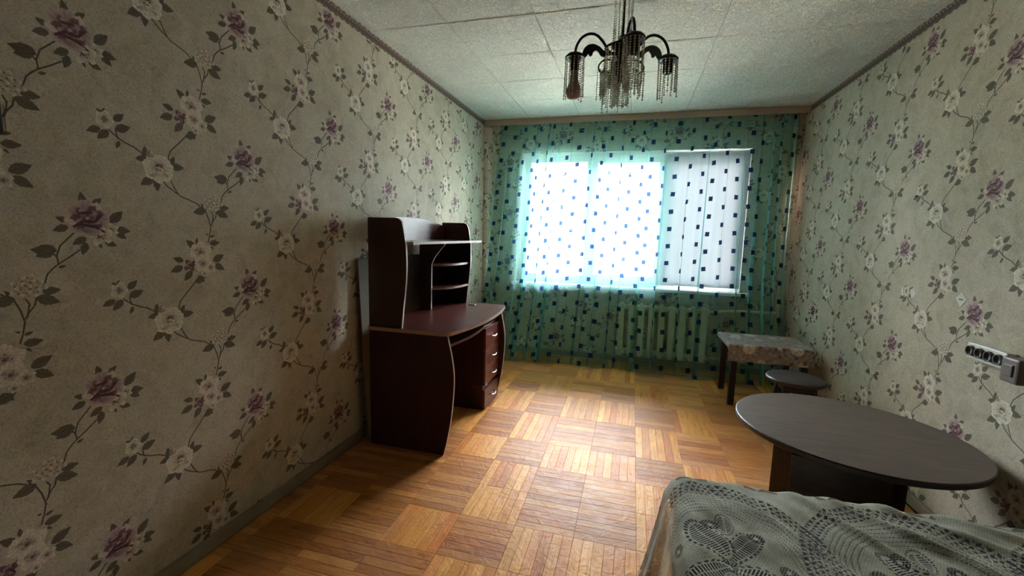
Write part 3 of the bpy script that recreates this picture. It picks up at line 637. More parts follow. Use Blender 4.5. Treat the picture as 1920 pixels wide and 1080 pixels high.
arch = [(YN1, 1.252)]+[(YN1+(YF0-YN1)*t, 1.372+.04*math.sin(PI*min(1, t*1.0))**1.0-.012*t) for t in [k/16 for k in range(17)]]+[(YF0, 1.252)]
bm = bmesh.new(); prism(bm, arch, 'x', X0+.002, X0+.016, 0, 0); link('top_rail', bm, [M_MAH, M_EDGE], desk)
bm = bmesh.new(); prism(bm, [(X0, YN1), (.35, YN1)]+curve([(.375, YN1+.02), (.40, 2.6), (.415, 2.95), (.43, 3.22), (.425, 3.32), (.37, 3.36)], 5)+[(.35, 3.335), (.352, YF0), (X0, YF0)], 'z', 1.236, 1.252, 0, 1); link('long_shelf', bm, [M_MAH, M_EDGE], desk)
div = [(X0, .744), (X0, 1.236), (.30, 1.236)]+curve([(.298, 1.22), (.262, 1.18), (.222, 1.13), (.196, 1.075)], 5)+[(.193, .744)]
bm = bmesh.new(); prism(bm, div, 'y', 2.892, 2.906, 0, 1); link('divider', bm, [M_MAHZ, M_EDGE], desk)
for z in (1.062, .888):
    bm = bmesh.new(); prism(bm, [(X0, 2.906)]+curve([(.19, 2.906), (.25, 2.95), (.30, 3.03), (.325, 3.14), (.33, YF0)], 5)+[(X0, YF0)], 'z', z, z+.016, 0, 1); link('shelf', bm, [M_MAH, M_EDGE], desk)
# back board of the shelved half
bm = bmesh.new(); box(bm, X0, X0+.004, 2.906, YF0, .744, 1.236); link('back_board', bm, M_MAHZ, desk)
# drawer pedestal
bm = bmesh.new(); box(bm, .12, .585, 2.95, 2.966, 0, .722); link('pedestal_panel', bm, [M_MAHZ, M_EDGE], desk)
bm = bmesh.new(); box(bm, .12, .582, 2.966, YF0, .16, .176); link('pedestal_shelf', bm, M_MAH, desk)
bm = bmesh.new(); box(bm, .12, .582, 2.966, YF0, .622, .636); link('pedestal_top', bm, M_MAH, desk)
M_CHROME = basic('satin_chrome', srgb(200, 200, 200), .22, .04, 5, metal=1.0)
for z0, z1, dx in ((.462, .618, 0), (.321, .458, 0), (.190, .317, 0), (.004, .155, .0)):
    bm = bmesh.new(); box(bm, .585+dx, .602+dx, 2.953, 3.281, z0, z1, bevel=.0015); box(bm, .2, .585, 2.972, 3.278, z0+.01, z1-.02); dr = link('drawer', bm, M_DRAW, desk)
    zc = (z0+z1)/2+.01; bm = bmesh.new(); tube(bm, [(.600, 3.06, zc), (.622, 3.065, zc-.004), (.630, 3.085, zc-.007), (.632, 3.11, zc-.009), (.630, 3.135, zc-.007), (.622, 3.155, zc-.004), (.600, 3.16, zc)], .0045, 8); link('handle', bm, M_CHROME, dr)
bm = bmesh.new(); box(bm, .50, .585, 2.946, 2.953, .157, .187); link('pedestal_edge', bm, M_EDGE if False else M_MAH, desk)
# keyboard tray
bm = bmesh.new(); prism(bm, [(.25, YN1+.012), (.585, YN1+.012)]+curve([(.60, 2.30), (.625, 2.45), (.635, 2.60), (.628, 2.78), (.606, 2.935)], 5)+[(.25, 2.938)], 'z', .645, .661, 0, 1); link('keyboard_tray', bm, [M_MAH, basic('brown_edge', srgb(96, 62, 54), .4)], desk)
M_RUN = basic('runner_metal', srgb(60, 58, 58), .4, metal=.6)
for ya, yb in ((YN1, YN1+.012), (2.938, 2.95)):
    bm = bmesh.new(); box(bm, .2, .58, ya, yb, .64, .70); link('tray_runner', bm, M_RUN, desk)

# leaning hardboard sheet behind the desk
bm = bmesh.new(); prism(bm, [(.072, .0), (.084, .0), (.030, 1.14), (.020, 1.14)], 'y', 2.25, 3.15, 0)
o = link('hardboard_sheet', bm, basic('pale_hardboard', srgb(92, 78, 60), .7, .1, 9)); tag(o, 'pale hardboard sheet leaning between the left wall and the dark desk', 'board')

# ------------------------------------------------------------------ small table with oilcloth
M_BLK = m_wood_lam('black_brown_laminate', srgb(38, 31, 30), srgb(52, 43, 40), .42, axis=(3, 40, 40))
st = thing('coffee_table', 'low black-brown side table under a flowered oilcloth beside the radiator', 'table', (2.66, 3.95, 0))
TX0, TX1, TY0, TY1, TZ = 2.372, 2.955, 3.672, 4.13, .497
bm = bmesh.new(); box(bm, TX0, TX1, TY0, TY1, TZ-.03, TZ, bevel=.003); link('tabletop', bm, M_BLK, st)
for ya in (TY0+.03, TY1-.045):
    bm = bmesh.new(); box(bm, TX0+.03, TX1-.03, ya, ya+.015, TZ-.08, TZ-.03); link('apron', bm, M_BLK, st)
for lx in (TX0+.025, TX1-.07):
    for ly in (TY0+.012, TY1-.06):
        bm = bmesh.new(); box(bm, lx, lx+.045, ly, ly+.045, 0, TZ-.03, bevel=.003); link('leg', bm, M_BLK, st)
def m_oilcloth():
    m, nt, out = new_mat('flowered_oilcloth'); p = N(nt, 'ShaderNodeBsdfPrincipled'); nt.links.new(p.outputs[0], out.inputs[0]); p.inputs['Roughness'].default_value = .32
    uv = N(nt, 'ShaderNodeUVMap')
    vo = N(nt, 'ShaderNodeTexVoronoi'); vo.inputs['Scale'].default_value = 7.5; vo.inputs['Randomness'].default_value = .55; nt.links.new(uv.outputs[0], vo.inputs[0])
    v2 = N(nt, 'ShaderNodeTexVoronoi'); v2.inputs['Scale'].default_value = 20; nt.links.new(uv.outputs[0], v2.inputs[0])
    no = N(nt, 'ShaderNodeTexNoise'); no.inputs['Scale'].default_value = 40; no.inputs['Detail'].default_value = 5; nt.links.new(uv.outputs[0], no.inputs[0])
    base = ramp(nt, no.outputs[0], [(.35, srgb(130, 112, 108)), (.5, srgb(156, 140, 134)), (.65, srgb(176, 166, 158))])
    disc = M2(nt, 'LESS_THAN', M2(nt, 'ADD', vo.outputs[0], M2(nt, 'MULTIPLY', no.outputs[0], .08)), .40)
    white = ramp(nt, no.outputs[0], [(.4, srgb(190, 182, 170)), (.6, srgb(230, 224, 212))])
    red = M2(nt, 'LESS_THAN', v2.outputs[0], .30); sel = N(nt, 'ShaderNodeSeparateColor'); nt.links.new(v2.outputs['Color'], sel.inputs[0])
    rose = MixC(nt, M2(nt, 'GREATER_THAN', sel.outputs[0], .72), srgb(132, 84, 88), srgb(104, 136, 140))
    c = MixC(nt, disc, base, white); c = MixC(nt, M2(nt, 'MULTIPLY', red, M2(nt, 'GREATER_THAN', sel.outputs[1], .45)), c, rose); nt.links.new(c, p.inputs['Base Color']); return m
def oil_mesh():
    # square cloth laid over the top; what hangs past the edge falls, flaring a little
    nx, ny = 60, 52; ox0, ox1, oy0, oy1 = .035, .02, .135, .03
    bm = bmesh.new(); ul = bm.loops.layers.uv.new('UVMap'); g = []; uvd = {}
    for i in range(nx+1):
        row = []
        s = -ox0+(TX1-TX0+ox0+ox1)*i/nx
        for j in range(ny+1):
            t = -oy0+(TY1-TY0+oy0+oy1)*j/ny
            x = TX0+min(max(s, 0), TX1-TX0); y = TY0+min(max(t, 0), TY1-TY0); z = TZ+.0025
            ex = max(-s, s-(TX1-TX0), 0); ey = max(-t, t-(TY1-TY0), 0); h = math.hypot(ex, ey)
            if h > 0:
                r = .006; a = min(h/r, PI/2); drop = r*(1-math.cos(a))+max(0, h-r*PI/2); out = r*math.sin(a)+.05*max(0, h-r*PI/2)
                dx = (-1 if s < 0 else 1)*(ex/h if h else 0); dy = (-1 if t < 0 else 1)*(ey/h if h else 0)
                out += .006*math.sin(s*26+.5)*(ey/.135 if ey else 0)
                x += dx*out; y += dy*out; z -= drop
            x = min(x, W-.022)
            v = bm.verts.new((x, y, z)); row.append(v); uvd[v] = (s+1, t+1)
        g.append(row)
    for i in range(nx):
        for j in range(ny):
            f = bm.faces.new((g[i][j], g[i+1][j], g[i+1][j+1], g[i][j+1])); f.smooth = True
            for l in f.loops: l[ul].uv = uvd[l.vert]
    return bm
oc = link('oilcloth', oil_mesh(), m_oilcloth()); tag(oc, 'pinkish oilcloth with pale round flowers hanging over the low side table', 'tablecloth')
md = oc.modifiers.new('thickness', 'SOLIDIFY'); md.thickness = .0008; md.offset = 1

# ------------------------------------------------------------------ stool
sto = thing('stool', 'dark round-seated stool between the flowered side table and the right wall', 'stool', (2.68, 3.15, 0))
M_STO = basic('dark_stool_seat', srgb(70, 58, 58), .38, .12, 30)
bm = bmesh.new(); lathe(bm, [(0, .398), (.16, .398), (.172, .404), (.175, .412), (.172, .421), (.163, .425), (0, .427)], (2.68, 3.17, 0), 40); link('seat', bm, M_STO, sto)
for sx in (-1, 1):
    for sy in (-1, 1):
        bm = bmesh.new(); prism(bm, [(2.68+sx*.075-.017, 3.17+sy*.075-.017), (2.68+sx*.075+.017, 3.17+sy*.075-.017), (2.68+sx*.075+.017, 3.17+sy*.075+.017), (2.68+sx*.075-.017, 3.17+sy*.075+.017)], 'z', 0, .398)
        for v in bm.verts:
            if v.co.z < .1: v.co.x += sx*.03; v.co.y += sy*.03
        link('leg', bm, M_BLK, sto)
for sy in (-1, 1):
    bm = bmesh.new(); box(bm, 2.605, 2.755, 3.17+sy*.076-.009, 3.17+sy*.076+.009, .34, .398); link('apron', bm, M_BLK, sto)
for sx in (-1, 1):
    bm = bmesh.new(); box(bm, 2.68+sx*.076-.009, 2.68+sx*.076+.009, 3.095, 3.245, .34, .398); link('apron', bm, M_BLK, sto)

# ------------------------------------------------------------------ oval table
ov = thing('oval_table', 'large oval black-brown low table on crossed panel legs behind the sofa', 'table', (2.575, 2.21, 0))
c0 = np.array([2.563, 2.178]); e1 = np.array([-.8286, .5598]); e2 = np.array([.5598, .8286]); a1, a2 = .449, .410
M_OV = m_wood_lam('dark_wenge_top', srgb(84, 70, 59), srgb(98, 82, 70), .5, axis=(5, 30, 30))
def ovp(sc): return [tuple(c0+e1*(a1-sc)*math.cos(2*PI*k/72)+e2*(a2-sc)*math.sin(2*PI*k/72)) for k in range(72)]
bm = bmesh.new()
lv = [(.006, .468), (0, .472), (0, .490), (.004, .494)]; rings = [[bm.verts.new((*p, z)) for p in ovp(sc)] for sc, z in lv]
for a, b in zip(rings[:-1], rings[1:]):
    for k in range(72): bm.faces.new((a[k], a[(k+1) % 72], b[(k+1) % 72], b[k])).material_index = 1
bm.faces.new(rings[0][::-1]); bm.faces.new(rings[-1]); link('tabletop', bm, [M_OV, M_BLK], ov)
def vpanel(p, q, th=.022, z0=0, z1=.468):
    p, q = np.array(p), np.array(q); d = (q-p)/np.linalg.norm(q-p); n = np.array([-d[1], d[0]])*th/2
    bm = bmesh.new(); prism(bm, [tuple(p-n), tuple(q-n), tuple(q+n), tuple(p+n)], 'z', z0, z1); return bm
link('panel_leg', vpanel((2.262, 1.90), (2.556, 1.80)), M_BLK, ov); link('panel_leg', vpanel((2.35, 2.40), (2.85, 2.25)), M_BLK, ov)
link('centre_board', vpanel((2.415, 1.862), (2.60, 2.314), z0=.06), M_BLK, ov)

# ------------------------------------------------------------------ sofa and lace coverlet
M_SOFA = basic('dark_blue_sofa_fabric', srgb(50, 60, 84), .9, .3, 26, .3, 200)
sofa = thing('sofa', 'dark blue low sofa bed under a lace coverlet in the near right corner', 'sofa', (2.4, .75, 0))
SX0, SX1, SY0, SY1, SZ = 1.80, 2.98, -.35, 1.635, .44
bm = bmesh.new(); box(bm, SX0, SX1, SY0, SY1, .10, SZ-.02, bevel=.03); link('base', bm, basic('sofa_base_cloth', srgb(58, 44, 42), .85, .15, 20), sofa)
bm = bmesh.new(); box(bm, SX0+.005, SX1, SY0, SY1-.005, .26, SZ-.002, bevel=.035); link('seat_cushion', bm, M_SOFA, sofa)
for fx_ in (SX0+.05, SX1-.11):
    for fy_ in (SY0+.06, SY1-.12):
        bm = bmesh.new(); box(bm, fx_, fx_+.06, fy_, fy_+.06, 0, .11); link('foot', bm, M_BLK, sofa)
def lace_image():
    # s = metres across (1.25..3.1, the drop included), t = metres along (0.2..1.75); value = how much thread
    w, h = 1540, 1290; s = 1.25+(np.arange(w)+.5)/w*1.85; t = .2+(np.arange(h)+.5)/h*1.55
    Sx, Ty = np.meshgrid(s.astype(np.float32), t.astype(np.float32)); th = np.ones_like(Sx); rnd = np.random.RandomState(4)
    nz = np.zeros_like(Sx)
    for _ in range(14):
        a = rnd.uniform(0, 6.28); f = rnd.uniform(12, 60); nz += np.sin((Sx*math.cos(a)+Ty*math.sin(a))*f+rnd.uniform(0, 6))/14
    def cells(X, Y, c, r):
        i = np.floor(Y/(c*.866)); xx = X+(i % 2)*c/2; dx = (xx/c-np.floor(xx/c)-.5)*c; dy = (Y/(c*.866)-i-.5)*c*.866; return np.sqrt(dx*dx+dy*dy) < r
    mesh = cells(Sx+nz*.02, Ty+nz*.015, .0075, .0022); th[mesh] = .72
    for mi, (mx, my) in enumerate([(1.90, 1.20), (2.40, 1.20), (2.90, 1.20), (1.65, .66), (2.15, .66), (2.65, .66), (1.40, 1.20)]):
        dx = (Sx-mx)+nz*.02; dy = (Ty-my)+nz*.02; r = np.sqrt((dx/1.0)**2+(dy/1.25)**2); an = np.arctan2(dy, dx)
        # ring mesh band round the arch
        band = (r > .258) & (r < .312) & (Ty < 1.60); rc = cells(an*.29, r, .018, .0046); ro = cells(an*.29+.0105, r+.006, .0105, .0026)
        th[band & rc] = .12; th[band & ro & ~rc] = .5
        # concentric drawn-thread arcs
        arc = (r > .175) & (r < .25); line = (np.sin((r+.003*np.sin(an*5))*2*PI/.0125) > .72) & (np.sin(an*150) > -.45); th[arc & line] = .42
        # fans of ladder leaves and dotted flowers inside
        for k, (la, ld, ll, lw, sa) in enumerate([(.9, .07, .075, .03, .9), (2.1, .08, .08, .032, 2.2), (-.5, .09, .08, .03, -.4), (3.7, .08, .08, .03, 3.6), (4.7, .09, .07, .03, 4.8), (1.5, .13, .045, .022, 1.5)]):
            cx, cy = math.cos(la)*ld, math.sin(la)*ld*1.2; X = (dx-cx)*math.cos(sa)+(dy-cy)*math.sin(sa); Y = -(dx-cx)*math.sin(sa)+(dy-cy)*math.cos(sa)
            d = (X/ll)**2+(Y/lw)**2; th[(d < 1)] = .95; th[(d < .8) & (np.sin(X*2*PI/.0078) > .15) & (np.abs(Y) > .002)] = .05; th[(d > 1.05) & (d < 1.45) & (np.sin(np.arctan2(Y/lw, X/ll)*30) > 0)] = .12
        for k in range(7):
            a = k*.9+mi; cx, cy = math.cos(a)*.14, math.sin(a)*.15; q = np.hypot(dx-cx, dy-cy)
            th[(q < .024) & cells(dx, dy, .008, .0031)] = .05
            th[(q < .007)] = 1
    side = np.clip((1.765-Sx)/.03, 0, 1); th = th*(1-side)+np.maximum(th, .72)*side
    # zig-zag openings near the hem
    zz = (Ty > 1.60) & (Ty < 1.64) & (np.abs(((Sx/.07) % 1)-.5)*2*.04 > (Ty-1.60)) & (np.sin(Sx*28) > .1); th[zz] = .35
    im = bpy.data.images.new('lace_thread', w, h, alpha=False); im.colorspace_settings.name = 'Non-Color'
    out = np.ones((h, w, 4), np.float32); out[..., 0] = out[..., 1] = out[..., 2] = th; im.pixels.foreach_set(out.ravel()); im.update(); im.pack(); return im
def m_lace():
    m, nt, out = new_mat('grey_green_lace'); uv = N(nt, 'ShaderNodeUVMap'); t = N(nt, 'ShaderNodeTexImage'); t.image = lace_image(); t.extension = 'EXTEND'; nt.links.new(uv.outputs[0], t.inputs[0])
    geo = N(nt, 'ShaderNodeNewGeometry'); no = N(nt, 'ShaderNodeTexNoise'); no.inputs['Scale'].default_value = 10; no.inputs['Detail'].default_value = 6; nt.links.new(geo.outputs['Position'], no.inputs[0])
    n3 = N(nt, 'ShaderNodeTexNoise'); n3.inputs['Scale'].default_value = 260; n3.inputs['Detail'].default_value = 3; nt.links.new(geo.outputs['Position'], n3.inputs[0])
    c = ramp(nt, no.outputs[0], [(.35, srgb(150, 147, 128)), (.65, srgb(184, 182, 164))]); c = MixC(nt, .5, c, ramp(nt, n3.outputs[0], [(.35, (.6, .6, .58, 1)), (.65, (1, 1, 1, 1))]), 'MULTIPLY')
    p = N(nt, 'ShaderNodeBsdfPrincipled'); p.inputs['Roughness'].default_value = .85; nt.links.new(c, p.inputs['Base Color'])
    b = N(nt, 'ShaderNodeBump'); b.inputs['Strength'].default_value = .6; b.inputs['Distance'].default_value = .003; nt.links.new(M2(nt, 'ADD', t.outputs[0], M2(nt, 'MULTIPLY', n3.outputs[0], .3)), b.inputs['Height']); nt.links.new(b.outputs[0], p.inputs['Normal'])
    tr = N(nt, 'ShaderNodeBsdfTransparent'); mx = N(nt, 'ShaderNodeMixShader'); nt.links.new(t.outputs[0], mx.inputs[0]); nt.links.new(tr.outputs[0], mx.inputs[1]); nt.links.new(p.outputs[0], mx.inputs[2]); nt.links.new(mx.outputs[0], out.inputs[0]); return m
ridges = [((2.16, 1.66), (2.50, 1.12), .010, .018), ((2.26, 1.66), (2.72, 1.16), .013, .02), ((2.40, 1.66), (2.95, 1.28), .012, .022), ((1.98, 1.60), (2.30, 1.05), .006, .016), ((2.55, 1.66), (3.0, 1.45), .010, .02), ((2.33, 1.60), (2.62, 1.30), .008, .012), ((1.93, 1.38), (1.99, 1.22), .008, .02), ((2.1, 1.3), (2.6, .9), .01, .02), ((1.95, 1.1), (2.2, .5), .008, .02)]
def relief(x, y):
    h = .002*math.sin(x*31+y*9)+.002*math.sin(y*37-x*14)+.0015*math.sin(x*71+y*53)
    for (ax, ay), (bx, by), a, w_ in ridges:
        L = math.hypot(bx-ax, by-ay); ux, uy = (bx-ax)/L, (by-ay)/L; t = (x-ax)*ux+(y-ay)*uy; d = -(x-ax)*uy+(y-ay)*ux+.012*math.sin(t*11)
        if -.05 < t < L+.05: h += a*math.exp(-(d/w_)**2)*min(1, max(0, (t+.05)/.12))*min(1, max(0, (L+.05-t)/.15))
    return h
def cover_fn(u, v):
    s = 1.36+u*(2.985-1.36); t = .20+v*(1.77-.20)   # cloth coordinates; the sofa top spans s>1.79, t<1.64
    x = max(s, SX0-.012); y = min(t, SY1+.012); ex = max(0, SX0-.012-s); ey = max(0, t-(SY1+.012)); z = SZ+.010+relief(x, y)
    # rounded shoulders
    z -= .022*math.exp(-((x-(SX0-.012))/.022)**1.3)+.02*math.exp(-(((SY1+.012)-y)/.02)**1.3)
    if ex > 0:
        z -= ex*.98; f = ex/.43; x = SX0-.012-.02*min(1, ex/.05)-.06*f**1.3-.018*f*math.sin(t*24+1.5)-.01*f*math.sin(t*51)
        y += .03*f*(t-.9)
    if ey > 0: z -= ey*.97 if ex <= 0 else ey*.6; y = y+.008+.01*math.sin(s*30)*ey/.13
    return (x, y, max(z, .006))
bm = cloth_grid(cover_fn, 210, 190, uvf=lambda u, v: ((1.36+u*(2.985-1.36)-1.25)/1.85, (.20+v*1.57-.2)/1.55))
cv = link('lace_coverlet', bm, m_lace()); tag(cv, 'grey-green lace coverlet spread in folds over the dark sofa', 'coverlet')

# ------------------------------------------------------------------ chandelier
M_IRON = basic('black_iron', srgb(26, 26, 30), .32, .15, 30, metal=.4)
def m_bead():
    m, nt, out = new_mat('acrylic_bead'); p = N(nt, 'ShaderNodeBsdfPrincipled'); nt.links.new(p.outputs[0], out.inputs[0])
    oi = N(nt, 'ShaderNodeObjectInfo'); nt.links.new(ramp(nt, oi.outputs['Random'], [(0, srgb(215, 212, 198)), (1, srgb(242, 240, 228))]), p.inputs['Base Color'])
    p.inputs['Roughness'].default_value = .12; p.inputs['Transmission Weight'].default_value = .45; p.inputs['IOR'].default_value = 1.49; return m
M_BEAD = m_bead(); CX, CY = 1.497, 2.20
ch = thing('chandelier', 'black four-arm chandelier hung with clear bead strings', 'chandelier', (CX, CY, 2.5))
bead_mesh = {}
def bead_string(x, y, ztop, length, parent, lean=0):
    n = max(3, int(round(length/.0105)))
    if n not in bead_mesh:
        bm = bmesh.new()
        for k in range(n):
            z = -.0105*k-.005; r = .0056 if k < n-1 else .0062; tw = k*.9
            ring = [bm.verts.new((r*math.cos(tw+j*PI/2), r*math.sin(tw+j*PI/2)*.75, z)) for j in range(4)]
            a = bm.verts.new((0, 0, z+.0054)); b = bm.verts.new((0, 0, z-.0054-(.004 if k == n-1 else 0)))
            for j in range(4): bm.faces.new((ring[j], ring[(j+1) % 4], a)); bm.faces.new((ring[(j+1) % 4], ring[j], b))
        me = bpy.data.meshes.new('bead_string'); bm.to_mesh(me); bm.free(); me.materials.append(M_BEAD); bead_mesh[n] = me
    o = bpy.data.objects.new('bead_string', bead_mesh[n]); COL.objects.link(o); o.parent = parent
    o.matrix_parent_inverse = Matrix.Translation(-Vector(ch.location))
    o.location = (x, y, ztop); o.rotation_euler = (random.uniform(-.03, .03), random.uniform(-.03, .03), random.uniform(0, 3)); return o
bm = bmesh.new(); tube(bm, [(CX, CY, 2.49), (CX, CY, 2.05)], .006, 10); link('rod', bm, M_IRON, ch)
bm = bmesh.new(); lathe(bm, [(0, 0), (.055, 0), (.055, -.012), (.035, -.03), (.012, -.036), (0, -.036)], (CX, CY, 2.4995), 28); link('ceiling_cup', bm, M_IRON, ch)
bm = bmesh.new(); lathe(bm, [(0, 2.245), (.012, 2.24), (.02, 2.215), (.045, 2.20), (.05, 2.185), (.03, 2.17), (.022, 2.13), (.034, 2.10), (.03, 2.07), (.014, 2.05), (.01, 2.03), (0, 2.025)], (CX, CY, 0), 28); link('hub', bm, M_IRON, ch)
bm = bmesh.new(); lathe(bm, [(.075, 2.175), (.082, 2.178), (.082, 2.183), (.075, 2.181)], (CX, CY, 0), 36)
for k in range(4): a = PI/4+k*PI/2; tube(bm, [(CX, CY, 2.185), (CX+.078*math.cos(a), CY+.078*math.sin(a), 2.18)], .003, 6)
link('bead_ring', bm, M_IRON, ch)
for idx, deg in enumerate((15, 105, 195, 285)):
    a = math.radians(deg); ca, sa = math.cos(a), math.sin(a); P = lambda r, z: (CX+r*ca, CY+r*sa, z)
    path = curve([(.02, 2.155), (.06, 2.165), (.088, 2.205), (.12, 2.235), (.155, 2.240), (.19, 2.222), (.212, 2.185), (.217, 2.150)], 5)
    bm = bmesh.new(); tube(bm, [P(r, z) for r, z in path], .0062, 10); arm = link('arm', bm, M_IRON, ch)
    # leaf-shaped scroll plate under the arm
    sc = curve([(.055, 2.150), (.085, 2.168), (.105, 2.185), (.135, 2.196), (.165, 2.188), (.182, 2.165), (.184, 2.142), (.174, 2.132), (.164, 2.142), (.156, 2.152), (.148, 2.142), (.138, 2.146), (.134, 2.160), (.120, 2.168), (.108, 2.160), (.100, 2.148), (.085, 2.140)], 4)
    bm = bmesh.new(); prism(bm, [(r, z) for r, z in sc], 'y', -.004, .004); bmesh.ops.rotate(bm, cent=(0, 0, 0), matrix=Matrix.Rotation(a, 3, 'Z'), verts=bm.verts); bmesh.ops.translate(bm, vec=(CX, CY, 0), verts=bm.verts); link('scroll', bm, M_IRON, arm)
    bm = bmesh.new(); tube(bm, [P(r, z) for r, z in curve([(.05, 2.13), (.085, 2.125), (.105, 2.10), (.098, 2.075), (.08, 2.075), (.075, 2.09)], 4)], .004, 8); link('hook', bm, M_IRON, arm)
    cx, cy = CX+.217*ca, CY+.217*sa
    bm = bmesh.new(); lathe(bm, [(0, 2.158), (.016, 2.157), (.034, 2.150), (.046, 2.138), (.047, 2.130), (.043, 2.131), (.028, 2.134), (.022, 2.12), (.022, 2.076), (.018, 2.074), (.0, 2.09)], (cx, cy, 0), 26); cup = link('lamp_cup', bm, M_IRON, arm)
    if deg == 195:
        bm = bmesh.new(); lathe(bm, [(0, 2.09), (.017, 2.085), (.017, 2.06), (.021, 2.03), (.030, 2.008), (.034, 1.99), (.034, 1.978), (.029, 1.961), (.018, 1.950), (0, 1.947)], (cx, cy, 0), 26)
        blb = link('light_bulb', bm, basic('frosted_bulb', srgb(160, 140, 132), .5, .05), arm); blb['label'] = 'frosted pear-shaped light bulb'
    for k in range(15):
        q = 2*PI*k/15+.2; bead_string(cx+.043*math.cos(q), cy+.043*math.sin(q), 2.132, random.choice((.13, .14, .15, .165, .18)) if deg != 195 else random.choice((.17, .18, .19)), ch)
    for k in range(9):
        bead_string(CX+(.078+.012*(k % 3))*ca+random.uniform(-.01, .01), CY+(.078+.012*(k % 3))*sa+random.uniform(-.01, .01), 2.085, random.choice((.10, .12, .13, .14)), ch)
for k in range(26):
    q = 2*PI*k/26; bead_string(CX+.078*math.cos(q), CY+.078*math.sin(q), 2.178, random.choice((.17, .18, .19, .20)), ch)
for k in range(20):
    q = 2*PI*k/20; bead_string(CX+.038*math.cos(q), CY+.038*math.sin(q), 2.10, random.choice((.17, .18, .19)), ch)
for k in range(12):
    q = 2*PI*k/12; bead_string(CX+.042*math.cos(q), CY+.042*math.sin(q), 2.466, .265, ch)

# ------------------------------------------------------------------ on the walls
M_SOCK = basic('aged_white_plastic', srgb(218, 215, 204), .4, .06, 20); M_HOLE = basic('dark_socket_face', srgb(84, 82, 82), .5, .1, 30)
so = thing('socket_block', 'white four-gang power socket block low on the right wall', 'socket', (W, 2.18, .87))
bm = bmesh.new(); box(bm, W-.032, W, 2.082, 2.285, .838, .905, bevel=.004); link('housing', bm, M_SOCK, so)
for k in range(4):
    y = 2.258-.0495*k; bm = bmesh.new(); lathe(bm, [(0, .0), (.014, .0), (.017, .008), (.021, .010), (.0215, .004), (.0215, -.004)], (0, 0, 0), 22)
    bmesh.ops.rotate(bm, cent=(0, 0, 0), matrix=Matrix.Rotation(-PI/2, 3, 'Y'), verts=bm.verts); bmesh.ops.translate(bm, vec=(W-.034, y, .872), verts=bm.verts); s_ = link('socket', bm, M_HOLE, so)
    bm = bmesh.new()
    for dy in (-.008, .008): tube(bm, [(W-.0335, y+dy, .872), (W-.0355, y+dy, .872)], .0028, 8)
    link('pin_hole', bm, basic('black_hole', srgb(12, 12, 12), .6), s_)
bm = bmesh.new(); box(bm, W-.055, W, 1.99, 2.07, .805, .90, bevel=.008); box(bm, W-.06, W-.05, 2.01, 2.05, .83, .875, bevel=.003)
o = link('junction_box', bm, basic('brown_plastic', srgb(112, 98, 92), .45, .08, 30)); tag(o, 'brown plastic box on the right wall next to the white sockets', 'box')
M_SCRAP = basic('white_paper_scrap', srgb(212, 210, 198), .8, .1, 40)
for nm, pts, lab in (('paper_scrap', [(2.872, 1.075), (2.858, 1.083), (2.845, 1.03), (2.866, 1.032)], 'narrow white paper scrap on the right wall, leftmost of the scraps'),
                     ('paper_scrap', [(2.795, 1.07), (2.765, 1.085), (2.742, 1.06), (2.752, 1.035), (2.778, 1.03)], 'ragged white paper scrap on the right wall just beside the narrow one'),
                     ('paper_scrap', [(2.452, 1.072), (2.418, 1.105), (2.382, 1.075), (2.415, 1.035)], 'diamond-shaped white paper scrap on the right wall above the sockets')):
    bm = bmesh.new(); prism(bm, pts, 'x', W-.0015, W); o = link(nm, bm, M_SCRAP); tag(o, lab, 'paper scrap', 'paper scraps on the right wall')
    if 'diamond' in lab:
        bm = bmesh.new(); box(bm, W-.0022, W-.0015, 2.405, 2.43, 1.068, 1.073); link('pencil_mark', bm, M_BLK, o)
# small nails
bm = bmesh.new(); tube(bm, [(W, 2.84, 1.565), (W-.012, 2.84, 1.565)], .004, 8); o = link('nail', bm, M_IRON); tag(o, 'small dark nail in the right wall above the narrow paper scraps', 'nail')
# dark wooden hook block at the left edge of the picture
hb = thing('wall_hook', 'dark wooden wall hook block on the left wall at the edge of view', 'hook', (0, .75, 1.58))
bm = bmesh.new(); box(bm, 0, .012, .70, .775, 1.535, 1.62, bevel=.003); link('backplate', bm, basic('very_dark_wood', srgb(34, 22, 16), .5, .2, 30), hb)
bm = bmesh.new(); tube(bm, [(.012, .735, 1.60), (.04, .735, 1.59), (.05, .735, 1.565), (.045, .735, 1.55)], .005, 8); link('peg', bm, M_IRON, hb)
# loose square of wallpaper patched beside it
bm = bmesh.new(); box(bm, 0, .0016, .785, .865, 1.538, 1.615); o = link('wallpaper_patch', bm, M_WALL); wall_uv(o, 'L'); tag(o, 'plain square patch of pasted wallpaper beside the dark wall hook', 'patch')

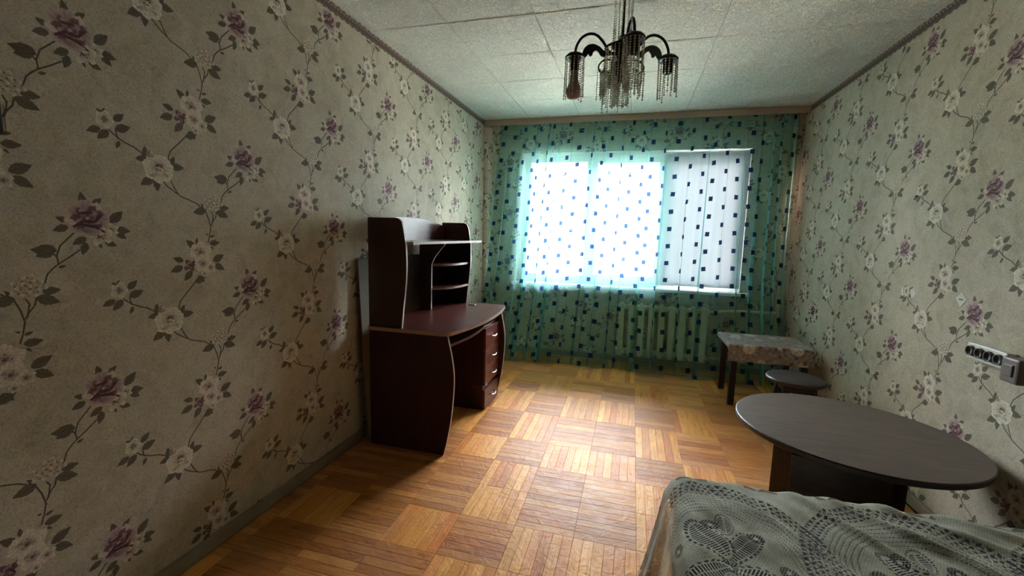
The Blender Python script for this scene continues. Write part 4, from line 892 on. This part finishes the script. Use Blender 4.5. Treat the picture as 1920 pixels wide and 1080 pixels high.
# ------------------------------------------------------------------ outside
M_GROUND = basic('pale_bounce_ground', srgb(176, 174, 160), .9, .2, .3)  # unseen ground, made pale to bounce daylight up onto the ceiling
bm = bmesh.new(); box(bm, -60, 60, WY+D2+.3, 90, -6.2, -6); g = struct(link('ground_outside', bm, M_GROUND))
M_FAC = basic('pale_panel_facade', srgb(112, 104, 100), .85, .08, .6); M_FWIN = basic('facade_window_glass', srgb(60, 68, 76), .15, .2, 1.5); M_BALC = basic('blue_white_balcony', srgb(104, 116, 132), .6, .1, 2)
bld = thing('apartment_building', 'pale panel apartment building with blue-grey balconies across the courtyard', 'building', (4, 24, -6))
bm = bmesh.new(); box(bm, -3.2, 16, 24, 34, -6, 8.2); link('facade', bm, M_FAC, bld)
for fl in range(4):
    z = -4.2+fl*2.9
    for k, x in enumerate((-2.2, .2, 5.4, 8.2, 11, 13.6)):
        bm = bmesh.new(); box(bm, x, x+1.5, 23.95, 24.05, z, z+1.4); wn_ = link('window', bm, M_FWIN, bld)
        bm = bmesh.new(); frame(bm, x-.05, x+1.55, z-.05, z+1.45, 23.9, 23.98, .09); link('window_frame', bm, M_PVC, wn_)
    bm = bmesh.new(); box(bm, 2.1, 4.7, 22.8, 24, z-.9, z+.15)
    for q in range(7): box(bm, 2.1+q*.42, 2.16+q*.42, 22.76, 22.8, z-.9, z+.15)
    b_ = link('balcony', bm, M_BALC, bld); bm = bmesh.new(); box(bm, 2.1, 4.7, 22.85, 22.9, z+.3, z+1.6); link('balcony_glazing', bm, M_FWIN, b_)
    bm = bmesh.new(); box(bm, -3.22, 16.02, 23.94, 24, z-1.15, z-1.09); link('panel_joint', bm, basic('joint', srgb(120, 112, 108), .9), bld)
M_LEAF = basic('tree_leaves', srgb(50, 66, 36), .7, .35, 3); M_BARK = basic('bark', srgb(84, 70, 56), .9, .2, 6)
def tree(x, y, z, r, n, lab, seed):
    rd = random.Random(seed); t = thing('tree', lab, 'tree', (x, y, -6), 'trees in the courtyard')
    bm = bmesh.new(); tube(bm, [(x, y, -6), (x+.1, y, -3), (x-.1, y, z)], .2, 8, rr=[.25, .2, .08]); link('trunk', bm, M_BARK, t)
    bm = bmesh.new()
    for _ in range(n):
        d = Vector((rd.gauss(0, 1), rd.gauss(0, 1), rd.gauss(0, 1))).normalized()*r*rd.uniform(.35, 1)**.5; c = Vector((x, y, z))+Vector((d.x, d.y, d.z*1.15)); s = rd.uniform(.10, .2)
        u = Vector((rd.gauss(0, 1), rd.gauss(0, 1), rd.gauss(0, 1))).normalized(); v = u.orthogonal().normalized()
        bm.faces.new([bm.verts.new(c+u*s), bm.verts.new(c+v*s*.5), bm.verts.new(c-u*s), bm.verts.new(c-v*s*.5)])
    f = link('foliage', bm, M_LEAF, t); f['kind'] = 'stuff'
tree(-2.6, 13, 1.6, 2.3, 4200, 'leafy green tree nearest outside the left section of the window', 1)
tree(-7.6, 19, -.4, 2.6, 4000, 'wider green tree further back at the far left outside', 2)
tree(1.2, 18, -3.2, 1.8, 3500, 'small green tree low down outside in front of the pale building', 3)
